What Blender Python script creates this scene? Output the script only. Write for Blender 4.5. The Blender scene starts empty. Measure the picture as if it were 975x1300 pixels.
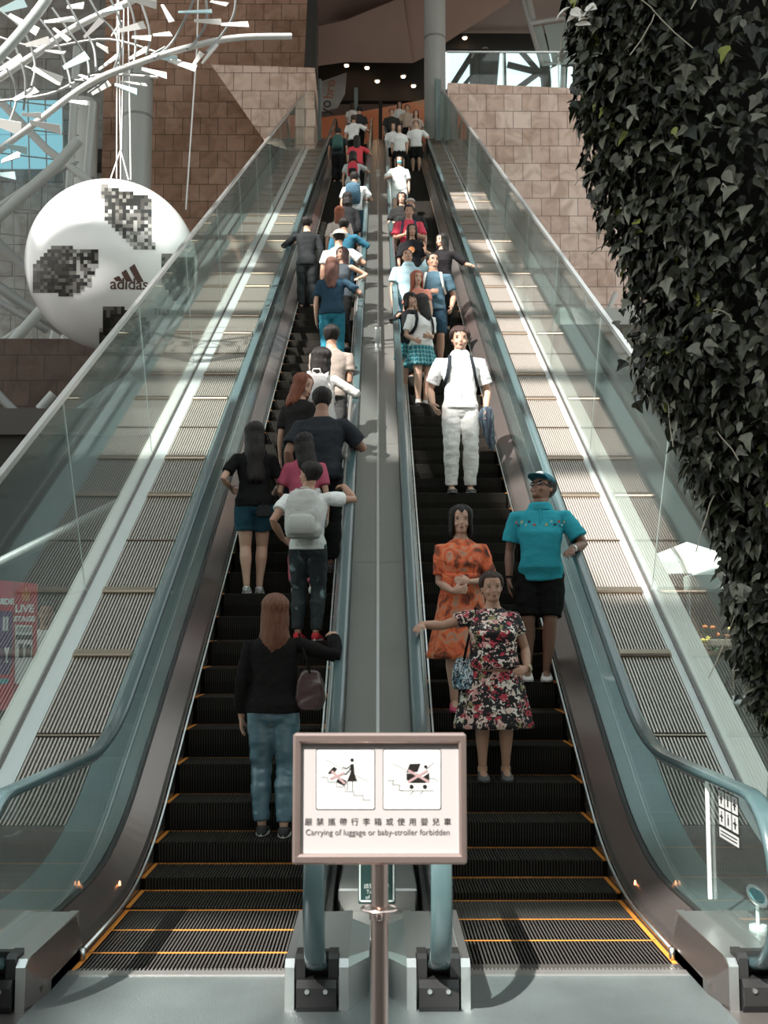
import bpy, math, random
from mathutils import Vector, Matrix, Quaternion, noise
PI = math.pi
R = math.radians
sc = bpy.context.scene
COL = sc.collection
rnd = random.Random(7)

# ------------------------------------------------------------------ camera
F = 1446.0
PITCH = R(5.8)
EYE = Vector((0, 0, 1.5))
YAW = -math.atan(8.5 / F * math.cos(R(24.2)))
cam_d = bpy.data.cameras.new('camera')
cam = bpy.data.objects.new('camera', cam_d)
COL.objects.link(cam)
cam.location = EYE
cam.rotation_euler = (PI / 2 + PITCH, 0, YAW)
cam_d.sensor_fit = 'VERTICAL'
cam_d.sensor_height = 32.5
cam_d.lens = 32.5 * F / 1300
cam_d.clip_end = 300
cam_d.clip_start = 0.05
cam_d.dof.use_dof = True
cam_d.dof.focus_distance = 8.5
cam_d.dof.aperture_fstop = 6.3
sc.camera = cam
CM = Matrix.Rotation(YAW, 3, 'Z') @ Matrix.Rotation(PI / 2 + PITCH, 3, 'X')
CMI = CM.transposed()

def proj(p):
    q = CMI @ (Vector(p) - EYE)
    return 487.5 + F * q.x / -q.z, 650 - F * q.y / -q.z, -q.z

def ray(px, py):
    return CM @ Vector(((px - 487.5) / F, (650 - py) / F, -1))

def at(px, py, Y):
    d = ray(px, py)
    return EYE + d * ((Y - EYE.y) / d.y)

# ------------------------------------------------------------------ materials
def nodes(name):
    m = bpy.data.materials.new(name)
    m.use_nodes = True
    nt = m.node_tree
    b = nt.nodes['Principled BSDF']
    return m, nt, b

def col4(c):
    return (c[0], c[1], c[2], 1)

def mat(name, c, rough=.6, metal=0, spec=.5, bump=0, bscale=40, var=0, vscale=4, emit=None, es=1, coat=0, stretch=(1, 1, 1), aniso=0, detail=3):
    m, nt, b = nodes(name)
    b.inputs['Base Color'].default_value = col4(c)
    b.inputs['Roughness'].default_value = rough
    b.inputs['Metallic'].default_value = metal
    b.inputs['Specular IOR Level'].default_value = spec
    if coat:
        b.inputs['Coat Weight'].default_value = coat
        b.inputs['Coat Roughness'].default_value = .15
    tc = mp = None
    if bump or var:
        tc = nt.nodes.new('ShaderNodeTexCoord')
        mp = nt.nodes.new('ShaderNodeMapping')
        mp.inputs['Scale'].default_value = stretch
        nt.links.new(tc.outputs['Object'], mp.inputs[0])
    if var:
        n = nt.nodes.new('ShaderNodeTexNoise')
        n.inputs['Scale'].default_value = vscale
        n.inputs['Detail'].default_value = detail
        nt.links.new(mp.outputs[0], n.inputs['Vector'])
        r = nt.nodes.new('ShaderNodeValToRGB')
        r.color_ramp.elements[0].position = .3
        r.color_ramp.elements[1].position = .7
        r.color_ramp.elements[0].color = col4([max(0, x * (1 - var)) for x in c])
        r.color_ramp.elements[1].color = col4([min(1, x * (1 + var)) for x in c])
        nt.links.new(n.outputs['Fac'], r.inputs[0])
        nt.links.new(r.outputs[0], b.inputs['Base Color'])
    if bump:
        n = nt.nodes.new('ShaderNodeTexNoise')
        n.inputs['Scale'].default_value = bscale
        n.inputs['Detail'].default_value = 4
        nt.links.new(mp.outputs[0], n.inputs['Vector'])
        bp = nt.nodes.new('ShaderNodeBump')
        bp.inputs['Strength'].default_value = bump
        bp.inputs['Distance'].default_value = .02
        nt.links.new(n.outputs['Fac'], bp.inputs['Height'])
        nt.links.new(bp.outputs[0], b.inputs['Normal'])
    if emit:
        b.inputs['Emission Color'].default_value = col4(emit)
        b.inputs['Emission Strength'].default_value = es
    return m

def glass(name, tint=(.86, .95, .93), ior=1.5, rough=.02, dirt=.04):
    m = bpy.data.materials.new(name)
    m.use_nodes = True
    nt = m.node_tree
    nt.nodes.clear()
    out = nt.nodes.new('ShaderNodeOutputMaterial')
    tr = nt.nodes.new('ShaderNodeBsdfTransparent')
    tr.inputs[0].default_value = col4(tint)
    gl = nt.nodes.new('ShaderNodeBsdfGlossy')
    gl.inputs['Roughness'].default_value = rough
    # Schlick reflectance of a thin pane, the same from both of its faces
    ge = nt.nodes.new('ShaderNodeNewGeometry')
    dt = nt.nodes.new('ShaderNodeVectorMath'); dt.operation = 'DOT_PRODUCT'
    nt.links.new(ge.outputs['Incoming'], dt.inputs[0]); nt.links.new(ge.outputs['Normal'], dt.inputs[1])
    def mth(op, a_, b_):
        n_ = nt.nodes.new('ShaderNodeMath'); n_.operation = op
        for i_, v_ in enumerate((a_, b_)):
            if v_ is None: continue
            if isinstance(v_, (int, float)): n_.inputs[i_].default_value = v_
            else: nt.links.new(v_, n_.inputs[i_])
        return n_.outputs[0]
    r0 = ((ior - 1) / (ior + 1)) ** 2
    ab = mth('ABSOLUTE', dt.outputs['Value'], None)
    fr_v = mth('MINIMUM', mth('ADD', mth('MULTIPLY', mth('POWER', mth('SUBTRACT', 1.0, ab), 5.0), 1 - r0), r0), .9)
    df = nt.nodes.new('ShaderNodeBsdfDiffuse')
    df.inputs[0].default_value = (.75, .82, .8, 1)
    m1 = nt.nodes.new('ShaderNodeMixShader')
    m2 = nt.nodes.new('ShaderNodeMixShader')
    m2.inputs[0].default_value = dirt
    nt.links.new(fr_v, m1.inputs[0])
    nt.links.new(tr.outputs[0], m1.inputs[1])
    nt.links.new(gl.outputs[0], m1.inputs[2])
    nt.links.new(m1.outputs[0], m2.inputs[1])
    nt.links.new(df.outputs[0], m2.inputs[2])
    nt.links.new(m2.outputs[0], out.inputs[0])
    return m

def pattern_mat(name, cols, scale, kind='voronoi', rough=.8, stretch=(1, 1, 1), distort=0):
    """printed cloth: cols is a list of (position, colour) on a constant ramp"""
    m, nt, b = nodes(name)
    b.inputs['Roughness'].default_value = rough
    tc = nt.nodes.new('ShaderNodeTexCoord')
    mp = nt.nodes.new('ShaderNodeMapping')
    mp.inputs['Scale'].default_value = stretch
    nt.links.new(tc.outputs['Object'], mp.inputs[0])
    r = nt.nodes.new('ShaderNodeValToRGB')
    r.color_ramp.interpolation = 'CONSTANT' if kind != 'noise' else 'LINEAR'
    el = r.color_ramp.elements
    el[0].position = cols[0][0]; el[0].color = col4(cols[0][1])
    el[1].position = cols[1][0]; el[1].color = col4(cols[1][1])
    for p, c in cols[2:]:
        e = el.new(p); e.color = col4(c)
    if kind == 'voronoi':
        t = nt.nodes.new('ShaderNodeTexVoronoi')
        t.inputs['Scale'].default_value = scale
        nz = nt.nodes.new('ShaderNodeTexNoise'); nz.inputs['Scale'].default_value = scale * .9
        mx = nt.nodes.new('ShaderNodeMixRGB'); mx.inputs[0].default_value = .12
        nt.links.new(mp.outputs[0], nz.inputs['Vector'])
        nt.links.new(mp.outputs[0], mx.inputs[1]); nt.links.new(nz.outputs['Color'], mx.inputs[2])
        nt.links.new(mx.outputs[0], t.inputs['Vector'])
        sp = nt.nodes.new('ShaderNodeSeparateColor')
        nt.links.new(t.outputs['Color'], sp.inputs[0])
        nt.links.new(sp.outputs[0], r.inputs[0])
    else:
        t = nt.nodes.new('ShaderNodeTexNoise')
        t.inputs['Scale'].default_value = scale
        t.inputs['Detail'].default_value = 5
        t.inputs['Distortion'].default_value = distort
        nt.links.new(mp.outputs[0], t.inputs['Vector'])
        nt.links.new(t.outputs['Fac'], r.inputs[0])
    nt.links.new(r.outputs[0], b.inputs['Base Color'])
    return m

# ------------------------------------------------------------------ mesh building
class MB:
    def __init__(s):
        s.v = []; s.f = []; s.m = []; s.mi = 0
    def add(s, vs, fs):
        o = len(s.v)
        s.v.extend([tuple(v) for v in vs])
        for f in fs:
            s.f.append(tuple(i + o for i in f)); s.m.append(s.mi)
    def box(s, c, d, rot=None, bev=0):
        hx, hy, hz = d[0] / 2, d[1] / 2, d[2] / 2
        if bev:
            b = min(bev, hx * .9, hy * .9, hz * .9)
            pts = []
            idx = {}
            for sx in (-1, 1):
                for sy in (-1, 1):
                    for sz in (-1, 1):
                        for ax in range(3):
                            p = [sx * hx, sy * hy, sz * hz]
                            for a in range(3):
                                if a != ax: p[a] -= (sx, sy, sz)[a] * b
                            idx[(sx, sy, sz, ax)] = len(pts); pts.append(p)
            fs = []
            def q(*k): fs.append([idx[i] for i in k])
            for sg in (-1, 1):
                q((sg, -1, -1, 0), (sg, 1, -1, 0), (sg, 1, 1, 0), (sg, -1, 1, 0))
                q((-1, sg, -1, 1), (1, sg, -1, 1), (1, sg, 1, 1), (-1, sg, 1, 1))
                q((-1, -1, sg, 2), (1, -1, sg, 2), (1, 1, sg, 2), (-1, 1, sg, 2))
                for sh in (-1, 1):
                    q((sg, sh, -1, 0), (sg, sh, 1, 0), (sg, sh, 1, 1), (sg, sh, -1, 1))
                    q((sg, -1, sh, 0), (sg, 1, sh, 0), (sg, 1, sh, 2), (sg, -1, sh, 2))
                    q((-1, sg, sh, 1), (1, sg, sh, 1), (1, sg, sh, 2), (-1, sg, sh, 2))
                    for si in (-1, 1):
                        fs.append([idx[(sg, sh, si, a)] for a in range(3)])
        else:
            pts = [[sx * hx, sy * hy, sz * hz] for sx in (-1, 1) for sy in (-1, 1) for sz in (-1, 1)]
            fs = [(0, 1, 3, 2), (4, 6, 7, 5), (0, 4, 5, 1), (2, 3, 7, 6), (0, 2, 6, 4), (1, 5, 7, 3)]
        c = Vector(c)
        out = []
        for p in pts:
            p = Vector(p)
            if rot is not None: p = rot @ p
            out.append(p + c)
        s.add(out, fs)
    def loft(s, rings, cap=True, close=True):
        n = len(rings[0]); vs = []
        for r in rings: vs.extend(r)
        fs = []
        for i in range(len(rings) - 1):
            for j in range(n if close else n - 1):
                k = (j + 1) % n
                fs.append((i * n + j, i * n + k, (i + 1) * n + k, (i + 1) * n + j))
        if cap:
            fs.append(tuple(range(n))[::-1])
            fs.append(tuple(range((len(rings) - 1) * n, len(rings) * n)))
        s.add(vs, fs)
    def tube(s, pts, rad, n=10, flat=1.0, up=None, cap=True):
        pts = [Vector(p) for p in pts]
        if not hasattr(rad, '__len__'): rad = [rad] * len(pts)
        rings = []
        t0 = (pts[1] - pts[0]).normalized()
        u = Vector(up) if up is not None else (Vector((0, 0, 1)) if abs(t0.z) < .9 else Vector((0, 1, 0)))
        for i, p in enumerate(pts):
            a = pts[max(i - 1, 0)]; b = pts[min(i + 1, len(pts) - 1)]
            t = (b - a).normalized()
            u = (u - t * u.dot(t))
            if u.length < 1e-6: u = t.orthogonal()
            u.normalize()
            w = t.cross(u)
            rings.append([p + (w * math.cos(2 * PI * k / n) + u * (math.sin(2 * PI * k / n) * flat)) * rad[i] for k in range(n)])
        s.loft(rings, cap)
    def ell(s, c, r, n=12, m=8, rot=None):
        c = Vector(c); rings = []
        for i in range(m + 1):
            a = -PI / 2 + PI * (i * .98 + .01 * m) / m
            ring = []
            for k in range(n):
                p = Vector((r[0] * math.cos(a) * math.cos(2 * PI * k / n), r[1] * math.cos(a) * math.sin(2 * PI * k / n), r[2] * math.sin(a)))
                if rot is not None: p = rot @ p
                ring.append(p + c)
            rings.append(ring)
        s.loft(rings)
    def cyl(s, a, b, r, n=16, r2=None):
        s.tube([a, b], [r, r if r2 is None else r2], n)
    def prism(s, poly, lo, hi, axis):
        """poly in the two other axes (cyclic order), extruded along axis"""
        o = {0: (1, 2), 1: (0, 2), 2: (0, 1)}[axis]
        n = len(poly); vs = []
        for h in (lo, hi):
            for p in poly:
                q = [0, 0, 0]; q[axis] = h; q[o[0]] = p[0]; q[o[1]] = p[1]; vs.append(q)
        fs = [tuple(range(n)), tuple(range(n, 2 * n))[::-1]]
        for i in range(n):
            j = (i + 1) % n
            fs.append((i, i + n, j + n, j))
        s.add(vs, fs)
    def quad(s, a, b, c, d): s.add([a, b, c, d], [(0, 1, 2, 3)])
    def build(s, name, mats, parent=None, smooth=False, loc=None, local=False, fixn=True):
        me = bpy.data.meshes.new(name)
        o = bpy.data.objects.new(name, me)
        COL.objects.link(o)
        org = Vector((0, 0, 0))
        if parent is not None and not local:
            org = root_loc(parent)
        if loc is not None:
            org = org + Vector(loc) if parent is not None else Vector(loc)
            o.location = loc
        vs = [(v[0] - org.x, v[1] - org.y, v[2] - org.z) for v in s.v] if not local else s.v
        me.from_pydata(vs, [], s.f)
        if not isinstance(mats, (list, tuple)): mats = [mats]
        for m_ in mats: me.materials.append(m_)
        if len(mats) > 1: me.polygons.foreach_set('material_index', s.m)
        if fixn:
            import bmesh
            bm = bmesh.new(); bm.from_mesh(me)
            bmesh.ops.recalc_face_normals(bm, faces=bm.faces)
            bm.to_mesh(me); bm.free()
        if smooth: me.shade_smooth()
        if smooth == 'auto': me.set_sharp_from_angle(angle=R(38))
        me.update()
        if parent is not None: o.parent = parent
        return o

def root_loc(o):
    l = Vector((0, 0, 0))
    while o is not None:
        l += o.location; o = o.parent
    return l

def tag(o, label=None, cat=None, group=None, kind=None):
    if label: o['label'] = label
    if cat: o['category'] = cat
    if group: o['group'] = group
    if kind: o['kind'] = kind
    return o

def empty(name, loc, rz=0, **k):
    o = bpy.data.objects.new(name, None)
    COL.objects.link(o)
    o.empty_display_size = .1
    o.location = loc; o.rotation_euler = (0, 0, rz)
    return tag(o, **k)

def inst(src, parent, loc, rot=None):
    o = src.copy(); COL.objects.link(o); o.parent = parent; o.location = loc
    if rot: o.rotation_euler = rot
    return o

def ss(a, b, x):
    t = min(1, max(0, (x - a) / (b - a))); return t * t * (3 - 2 * t)

def remesh(mb, voxel, disp=0, dscale=(8, 8, 14), smooth_it=2, seed=0):
    """fuse the overlapping closed shapes of mb into one continuous surface; returns (verts, faces)"""
    me = bpy.data.meshes.new('tmp')
    me.from_pydata(mb.v, [], mb.f)
    import bmesh
    bm = bmesh.new(); bm.from_mesh(me); bmesh.ops.recalc_face_normals(bm, faces=bm.faces); bm.to_mesh(me); bm.free()
    o = bpy.data.objects.new('tmp', me)
    COL.objects.link(o)
    r = o.modifiers.new('r', 'REMESH'); r.mode = 'VOXEL'; r.voxel_size = voxel; r.adaptivity = 0
    if smooth_it:
        q = o.modifiers.new('s', 'SMOOTH'); q.factor = .5; q.iterations = smooth_it
    dg = bpy.context.evaluated_depsgraph_get()
    ev = o.evaluated_get(dg)
    m2 = bpy.data.meshes.new_from_object(ev)
    vs = [v.co.copy() for v in m2.vertices]
    if disp:
        m2.update()
        off = Vector((seed * 3.7, seed * 1.3, seed * 2.1))
        nn = [v.normal.copy() for v in m2.vertices]
        for i, v in enumerate(vs):
            w = Vector((v.x * dscale[0], v.y * dscale[1], v.z * dscale[2])) + off
            vs[i] = v + nn[i] * (disp * (noise.noise(w) + .5 * noise.noise(w * 2.3)))
    fs = [tuple(p.vertices) for p in m2.polygons]
    bpy.data.objects.remove(o); bpy.data.meshes.remove(me); bpy.data.meshes.remove(m2)
    return vs, fs

FONT = {}
def text_polys(body, size=1.0, align='CENTER', extrude=0.0, spacing=1.0, offset=0.0, res=3):
    """outlines of some writing as mesh data lying in the XY plane"""
    cu = bpy.data.curves.new('t', 'FONT')
    cu.body = body; cu.size = size; cu.align_x = align; cu.align_y = 'CENTER'
    cu.extrude = extrude; cu.space_character = spacing; cu.offset = offset; cu.resolution_u = res
    o = bpy.data.objects.new('t', cu); COL.objects.link(o)
    me = bpy.data.meshes.new_from_object(o.evaluated_get(bpy.context.evaluated_depsgraph_get()))
    vs = [v.co.copy() for v in me.vertices]; fs = [tuple(p.vertices) for p in me.polygons]
    bpy.data.objects.remove(o); bpy.data.curves.remove(cu); bpy.data.meshes.remove(me)
    return vs, fs

def flat_text(mb, body, c, ux, uy, size, off=0.0, **k):
    vs, fs = text_polys(body, size, **k)
    c = Vector(c); ux = Vector(ux).normalized(); uy = Vector(uy).normalized(); n = ux.cross(uy)
    mb.add([c + ux * v.x + uy * v.y + n * (v.z + off) for v in vs], fs)
# ------------------------------------------------------------------ escalator path (Y, Z) by arc length
TH = R(30)
Y0 = 6.722
RB = 2.7
TB = RB * math.tan(TH / 2)
S1 = (Y0 - TB) - 4.0                 # end of the lower flat
S2 = S1 + RB * TH                    # start of the incline
YTOP = 39.55
RT = 3.0
TT = RT * math.tan(TH / 2)
LI = (YTOP - Y0) / math.cos(TH) - TB - TT
S3 = S2 + LI
S4 = S3 + RT * TH
ZTOP = (YTOP - Y0) * math.tan(TH)

def path(s):
    if s <= S1: return 4.0 + s, 0.0, 0.0
    if s <= S2:
        a = (s - S1) / RB
        return 4.0 + S1 + RB * math.sin(a), RB * (1 - math.cos(a)), a
    ys = 4.0 + S1 + RB * math.sin(TH); zs = RB * (1 - math.cos(TH))
    if s <= S3:
        return ys + (s - S2) * math.cos(TH), zs + (s - S2) * math.sin(TH), TH
    ye = ys + LI * math.cos(TH); ze = zs + LI * math.sin(TH)
    if s <= S4:
        a = (s - S3) / RT; b = TH - a
        return ye + RT * (math.sin(TH) - math.sin(b)), ze + RT * (math.cos(b) - math.cos(TH)), b
    yt = ye + RT * math.sin(TH); zt = ze + RT * (1 - math.cos(TH))
    return yt + s - S4, zt, 0.0

def off(s, n):
    y, z, a = path(s)
    return y - n * math.sin(a), z + n * math.cos(a)

def s_of_Y(Y):
    lo, hi = 0, 60
    for _ in range(50):
        m = (lo + hi) / 2
        if path(m)[0] < Y: lo = m
        else: hi = m
    return lo

def srange(a, b):
    out = [a]
    for s0, s1, n in ((S1, S2, 14), (S3, S4, 8)):
        for i in range(n + 1):
            s = s0 + (s1 - s0) * i / n
            if a + 1e-4 < s < b - 1e-4: out.append(s)
    out.append(b)
    return out

def sweep(mb, prof, a, b, sg=1, close=True):
    """closed profile [(|x|, n)] swept along the path between arc lengths a and b, on side sg"""
    rings = []
    for s in srange(a, b):
        rings.append([(sg * x, *off(s, n)) for x, n in prof])
    mb.loft(rings, True, close)

def strip(x0, n0, x1, n1, t=.012):
    """thin closed profile between two points, thickness below"""
    return [(x0, n0), (x1, n1), (x1, n1 - t), (x0, n0 - t)]

# materials of the escalators
M = {}
M['steel'] = mat('brushed_steel', (.50, .49, .47), .3, .75, bump=.05, bscale=6, stretch=(60, 1, 60))
M['steel_light'] = mat('satin_steel_light', (.78, .80, .79), .36, 1, bump=.05, bscale=6, stretch=(60, 1, 60))
M['steel_warm'] = mat('warm_satin_steel', (.60, .52, .49), .33, 1, var=.08, vscale=3)
M['steel_teal'] = mat('teal_tinted_steel', (.28, .36, .36), .28, .7, bump=.04, bscale=5, stretch=(60, 1, 60))
M['steel_dark'] = mat('dark_bronze_steel', (.18, .155, .145), .25, .7, bump=.03, bscale=5, stretch=(40, 1, 40))
M['steel_centre'] = mat('grey_brushed_deck', (.30, .30, .28), .27, .7, bump=.04, bscale=4, stretch=(70, 1, 70))
M['black'] = mat('black_rubber', (.012, .012, .011), .5)
M['black_plastic'] = mat('black_moulding', (.02, .02, .02), .3)
M['rail'] = mat('teal_grey_handrail', (.055, .095, .10), .24, 0, spec=.6, coat=.35)
M['step'] = mat('black_step_metal', (.009, .008, .007), .8, 0, spec=.0)
M['ridge'] = mat('step_cleats', (.040, .036, .031), .6, 0, spec=.02)
M['yellow'] = mat('orange_yellow_edge', (.75, .27, .04), .45)
M['plinth'] = mat('pale_plinth_metal', (.66, .62, .57), .34, .5, var=.06, vscale=1.2)
M['band'] = mat('white_satin_band', (.78, .81, .80), .38, .6)
M['rib'] = mat('aluminium_ribs', (.60, .54, .49), .4, .6)
M['rib_dark'] = mat('dark_channel', (.012, .012, .011), .7)
M['bronze'] = mat('bronze_joint', (.34, .27, .21), .35, .9)
M['glass'] = glass('clear_green_glass', (.88, .945, .93), 1.5, .02, .03)
M['glass_b'] = glass('balustrade_glass', (.93, .97, .965), 1.4, .01, .01)
M['seam'] = mat('pale_glass_seam', (.8, .84, .82), .4, .3)
M['lamp'] = mat('small_orange_lamp', (1, .35, .12), .4, emit=(1, .38, .15), es=2.5)

def step_mesh():
    mb = MB(); W = .972
    # recessed solid
    mb.prism([(.008, -.01), (.010, -.1), (.035, -.205), (.3, -.205), (.4, -.1), (.4, -.01)], -W / 2, W / 2, 0)
    mb.mi = 1
    N = 54
    prof = [(0, 0), (.003, -.1), (.028, -.2), (.045, -.2), (.02, -.1), (.016, -.014), (.396, -.014), (.396, 0)]
    for i in range(N):
        x = -W / 2 + .02 + (W - .04) * (i + .5) / N
        mb.prism(prof, x - .0045, x + .0045, 0)
    mb.mi = 2
    mb.box((0, .386, -.003), (W - .01, .013, .009))
    for sx in (-1, 1):
        mb.box((sx * (W / 2 - .011), .2, -.003), (.022, .392, .009))
    return mb

glass_seams = []
def escalator(side, label, phase):
    """side -1 left, +1 right"""
    e = tag(empty('escalator', (side * .86, 5.15, 0)), label, 'escalator', None)
    # steps
    first = None
    for k in range(-7, 92):
        s = phase + .4 * k
        y, z, _ = path(s)
        if y < 5.0: continue
        if first is None:
            if side == -1:
                first = step_mesh().build('step', [M['step'], M['ridge'], M['yellow']], e, local=True)
                first.location = (0, y - 5.15, z)
                globals()['STEP0'] = first
            else:
                first = inst(STEP0, e, (0, y - 5.15, z))
        else:
            inst(first, e, (0, y - 5.15, z))
    # comb plate: toothed metal lip at the landing
    c = MB()
    c.box((side * .86, 5.115, .008), (.97, .06, .012))
    for i in range(54):
        x = side * .86 - .47 + .94 * (i + .5) / 54
        c.box((x, 5.165, .006), (.007, .04, .010))
    c.build('comb_plate', M['steel'], e)
    # skirts and inner decks, one per side of the steps
    for x_in, x_gl, wide in ((.366, .24, False), (1.352, 1.51, True)):
        d = 1 if x_gl > x_in else -1
        a0 = s_of_Y(4.78)
        m = MB()
        sweep(m, [(x_in, -.14), (x_in, .05), (x_in + d * .014, .06), (x_in + d * .014, -.14)], .9, S4 + 3, side)
        m.build('skirt_panel', M['steel_dark'], e)
        m = MB()
        sweep(m, [(x_in, .05), (x_in + d * .02, .08), (x_gl - d * .012, .165), (x_gl - d * .012, .03), (x_in + d * .01, .03)], a0, S4 + 3, side)
        m.build('inner_deck', M['steel_dark'] if wide else M['steel'], e)
        m = MB()
        sweep(m, [(x_gl - d * .012, .02), (x_gl - d * .012, .172), (x_gl + d * .016, .172), (x_gl + d * .016, .02)], a0, S4 + 3, side)
        m.build('glass_channel', M['black'], e)
        # brush guard: thin bright rail just above the skirt
        pts = []
        for s in srange(1.35, S4 + 2):
            y, z = off(s, .045); pts.append((side * (x_in - d * .016), y, z))
        m = MB(); m.tube(pts, .008, 8)
        m.box((pts[0][0], pts[0][1] - .01, pts[0][2] - .015), (.02, .03, .05))
        m.build('skirt_guard', M['steel_light'], e, smooth=True)
        # glass panels with thin seams
        L = 2.2
        s = S2 + .35
        # newel panel (rounded end)
        cy, cz, rr = 4.72, .50, .31
        prof = []
        for i in range(13):
            t = -PI / 2 - PI * i / 12
            prof.append((cy + rr * math.cos(t), cz + rr * math.sin(t)))
        top = [off(q, .81) for q in srange(1.2, s - .006)]
        bot = [off(q, .17) for q in srange(1.2, s - .006)]
        pg = prof + top + bot[::-1]
        m = MB(); m.prism(pg, side * x_gl - .005, side * x_gl + .005, 0)
        m.build('glass_panel', M['glass_b'], e)
        while s < S4 + 2:
            s2 = min(s + L, S4 + 2.6)
            m = MB()
            sweep(m, [(x_gl - .005, .17), (x_gl + .005, .17), (x_gl + .005, .81), (x_gl - .005, .81)], s, s2 - .006, side)
            m.build('glass_panel', M['glass_b'], e)
            s = s2
        # handrail
        hp = []
        rr = .33
        for i in range(15):
            t = -PI * .5 - PI * i / 14
            hp.append((cy + rr * math.cos(t), cz + rr * math.sin(t)))
        for q in srange(1.25, S4 + 2.6):
            hp.append(off(q, .83))
        rings = []
        P = [Vector((0, a, b)) for a, b in hp]
        n = 14
        for i, p in enumerate(P):
            t = (P[min(i + 1, len(P) - 1)] - P[max(i - 1, 0)]).normalized()
            nn = Vector((0, -t.z, t.y))
            ring = []
            for k in range(n):
                a = 2 * PI * k / n
                ca, sa = math.cos(a), math.sin(a)
                wx = .041 * (abs(ca) ** .6) * (1 if ca >= 0 else -1)
                wn = .021 * (abs(sa) ** .7) * (1 if sa >= 0 else -1)
                ring.append(Vector((side * x_gl + wx, 0, 0)) + p + nn * wn)
            rings.append(ring)
        m = MB(); m.loft(rings)
        m.build('handrail', M['rail'], e, smooth=True)
        # bright rail guide below the handrail
        m = MB()
        sweep(m, [(x_gl - .014, .79), (x_gl + .014, .79), (x_gl + .014, .812), (x_gl - .014, .812)], 1.3, S4 + 2.5, side)
        m.build('rail_guide', M['steel_light'], e)
        # orange lamps on the skirt
        for q in (1.35, 2.35):
            y, z, a = path(q)
            y, z = off(q, .098)
            m = MB()
            m.ell((side * (x_in + d * .043), y, z), (.006, .012, .02), 10, 6, Matrix.Rotation(a, 3, 'X'))
            if wide: m.build('skirt_lamp', M['lamp'], e, smooth=True)
        # newel box
        nb = MB(); X = side * x_gl; hw = .125
        f = 4.64
        pg = [(f, 0), (f, .17), (f + .035, .195), (5.45, .195), (5.45, 0)]
        nb.prism(pg, X - hw, X - .088, 0); nb.prism(pg, X + .088, X + hw, 0)
        nb.prism([(f + .13, .0), (f + .13, .19), (5.45, .19), (5.45, 0)], X - .088, X + .088, 0)
        q = nb.build('newel_box', M['steel_light'], e)
        # black inlet with its cover and bolts
        m = MB()
        m.prism([(f - .012, .0), (f - .03, .03), (f - .03, .10), (f - .005, .125), (f + .12, .125), (f + .12, 0)], X - .078, X + .078, 0)
        m.prism([(f + .01, .12), (f + .01, .2), (f + .03, .215), (f + .12, .215), (f + .12, .12)], X - .084, X - .046, 0)
        m.prism([(f + .01, .12), (f + .01, .2), (f + .03, .215), (f + .12, .215), (f + .12, .12)], X + .046, X + .084, 0)
        m.box((X, f + .1, .165), (.1, .04, .09))
        ic = m.build('handrail_inlet', M['black_plastic'], e)
        for bx in (-.036, .036):
            m = MB(); m.cyl((X + bx, f - .038, .088), (X + bx, f - .024, .088), .009, 12)
            m.build('bolt', M['steel_light'], ic, smooth='auto')
        # bevelled flanks beside the box
        m = MB()
        inn = X - d * side * (hw) ; far = side * (x_in) 
        xs = sorted((inn, far))
        ptsf = [(inn, 4.645, 0), (inn, 4.645, .17), (inn, 4.72, .195), (inn, 5.4, .185), (inn, 5.4, 0)]
        ptsb = [(far, 4.83, 0), (far, 4.83, .05), (far, 4.85, .06), (far, 5.4, .06), (far, 5.4, 0)]
        m.loft([[Vector(p) for p in ptsf], [Vector(p) for p in ptsb]])
        m.build('newel_flank', M['steel_warm'] if not wide else M['steel_dark'], e)
        if not wide:
            m = MB()
            i2 = X + d * side * hw; f2 = side * .035
            a = [(i2, 4.645, 0), (i2, 4.645, .17), (i2, 4.70, .195), (i2, 5.3, .195), (i2, 5.3, 0)]
            b = [(f2, 4.86, 0), (f2, 4.86, .15), (f2, 4.9, .165), (f2, 5.3, .165), (f2, 5.3, 0)]
            m.loft([[Vector(p) for p in a], [Vector(p) for p in b]])
            m.build('newel_flank', M['steel_light'], e)
        else:
            m = MB()
            m.prism([(4.645, 0), (4.645, .17), (4.70, .19), (5.45, .19), (5.45, 0)], X + side * hw, X + side * (hw + .2), 0)
            m.build('newel_flank', M['steel'], e)
    return e

PHL = 3.479
PHR = 3.679
ESC_L = escalator(-1, 'left escalator going up, its riders seen mostly from behind', PHL)
ESC_R = escalator(1, 'right escalator coming down, its riders facing the viewer', PHR)

# ------------------------------------------------------------------ centre deck between the escalators
cd = tag(empty('centre_deck', (0, 7.6, 0)), 'grey brushed metal deck sloping up between the two inner handrails', 'metal deck')
m = MB(); sA = s_of_Y(7.55); L = 2.93
q = sA; 
while q < S4 + 2:
    q2 = min(q + L, S4 + 2.8)
    m = MB(); sweep(m, [(-.225, .15), (.225, .15), (.225, .02), (-.225, .02)], q, q2 - .005)
    m.build('deck_panel', M['steel_centre'], cd)
    q = q2
m = MB(); sweep(m, [(-.011, .149), (-.011, .158), (.011, .158), (.011, .149)], sA, S4 + 2.8)
m.build('joint_strip', M['steel_light'], cd)
for py in (345, 148):
    s = s_of_Y(16 if py > 200 else 31)
    for sx in (-1, 1):
        y, z = off(s, .15); y2, z2 = off(s + .9, .15)
        m = MB(); m.tube([(sx * .03, y, z + .03), (sx * .03, y2, z2 + .03)], .012, 8)
        m.box((sx * .03, y, z + .015), (.03, .05, .05)); m.box((sx * .03, y2, z2 + .015), (.03, .05, .05))
        m.build('stop_bar', M['steel_light'], cd)
m = MB()
y, z = off(sA, .15)
m.box((0, y + .02, z / 2), (.45, .03, z))
m.build('end_plate', M['black_plastic'], cd)
m = MB(); m.box((0, 6.75, .095), (.40, 1.6, .17), bev=.01)
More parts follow.
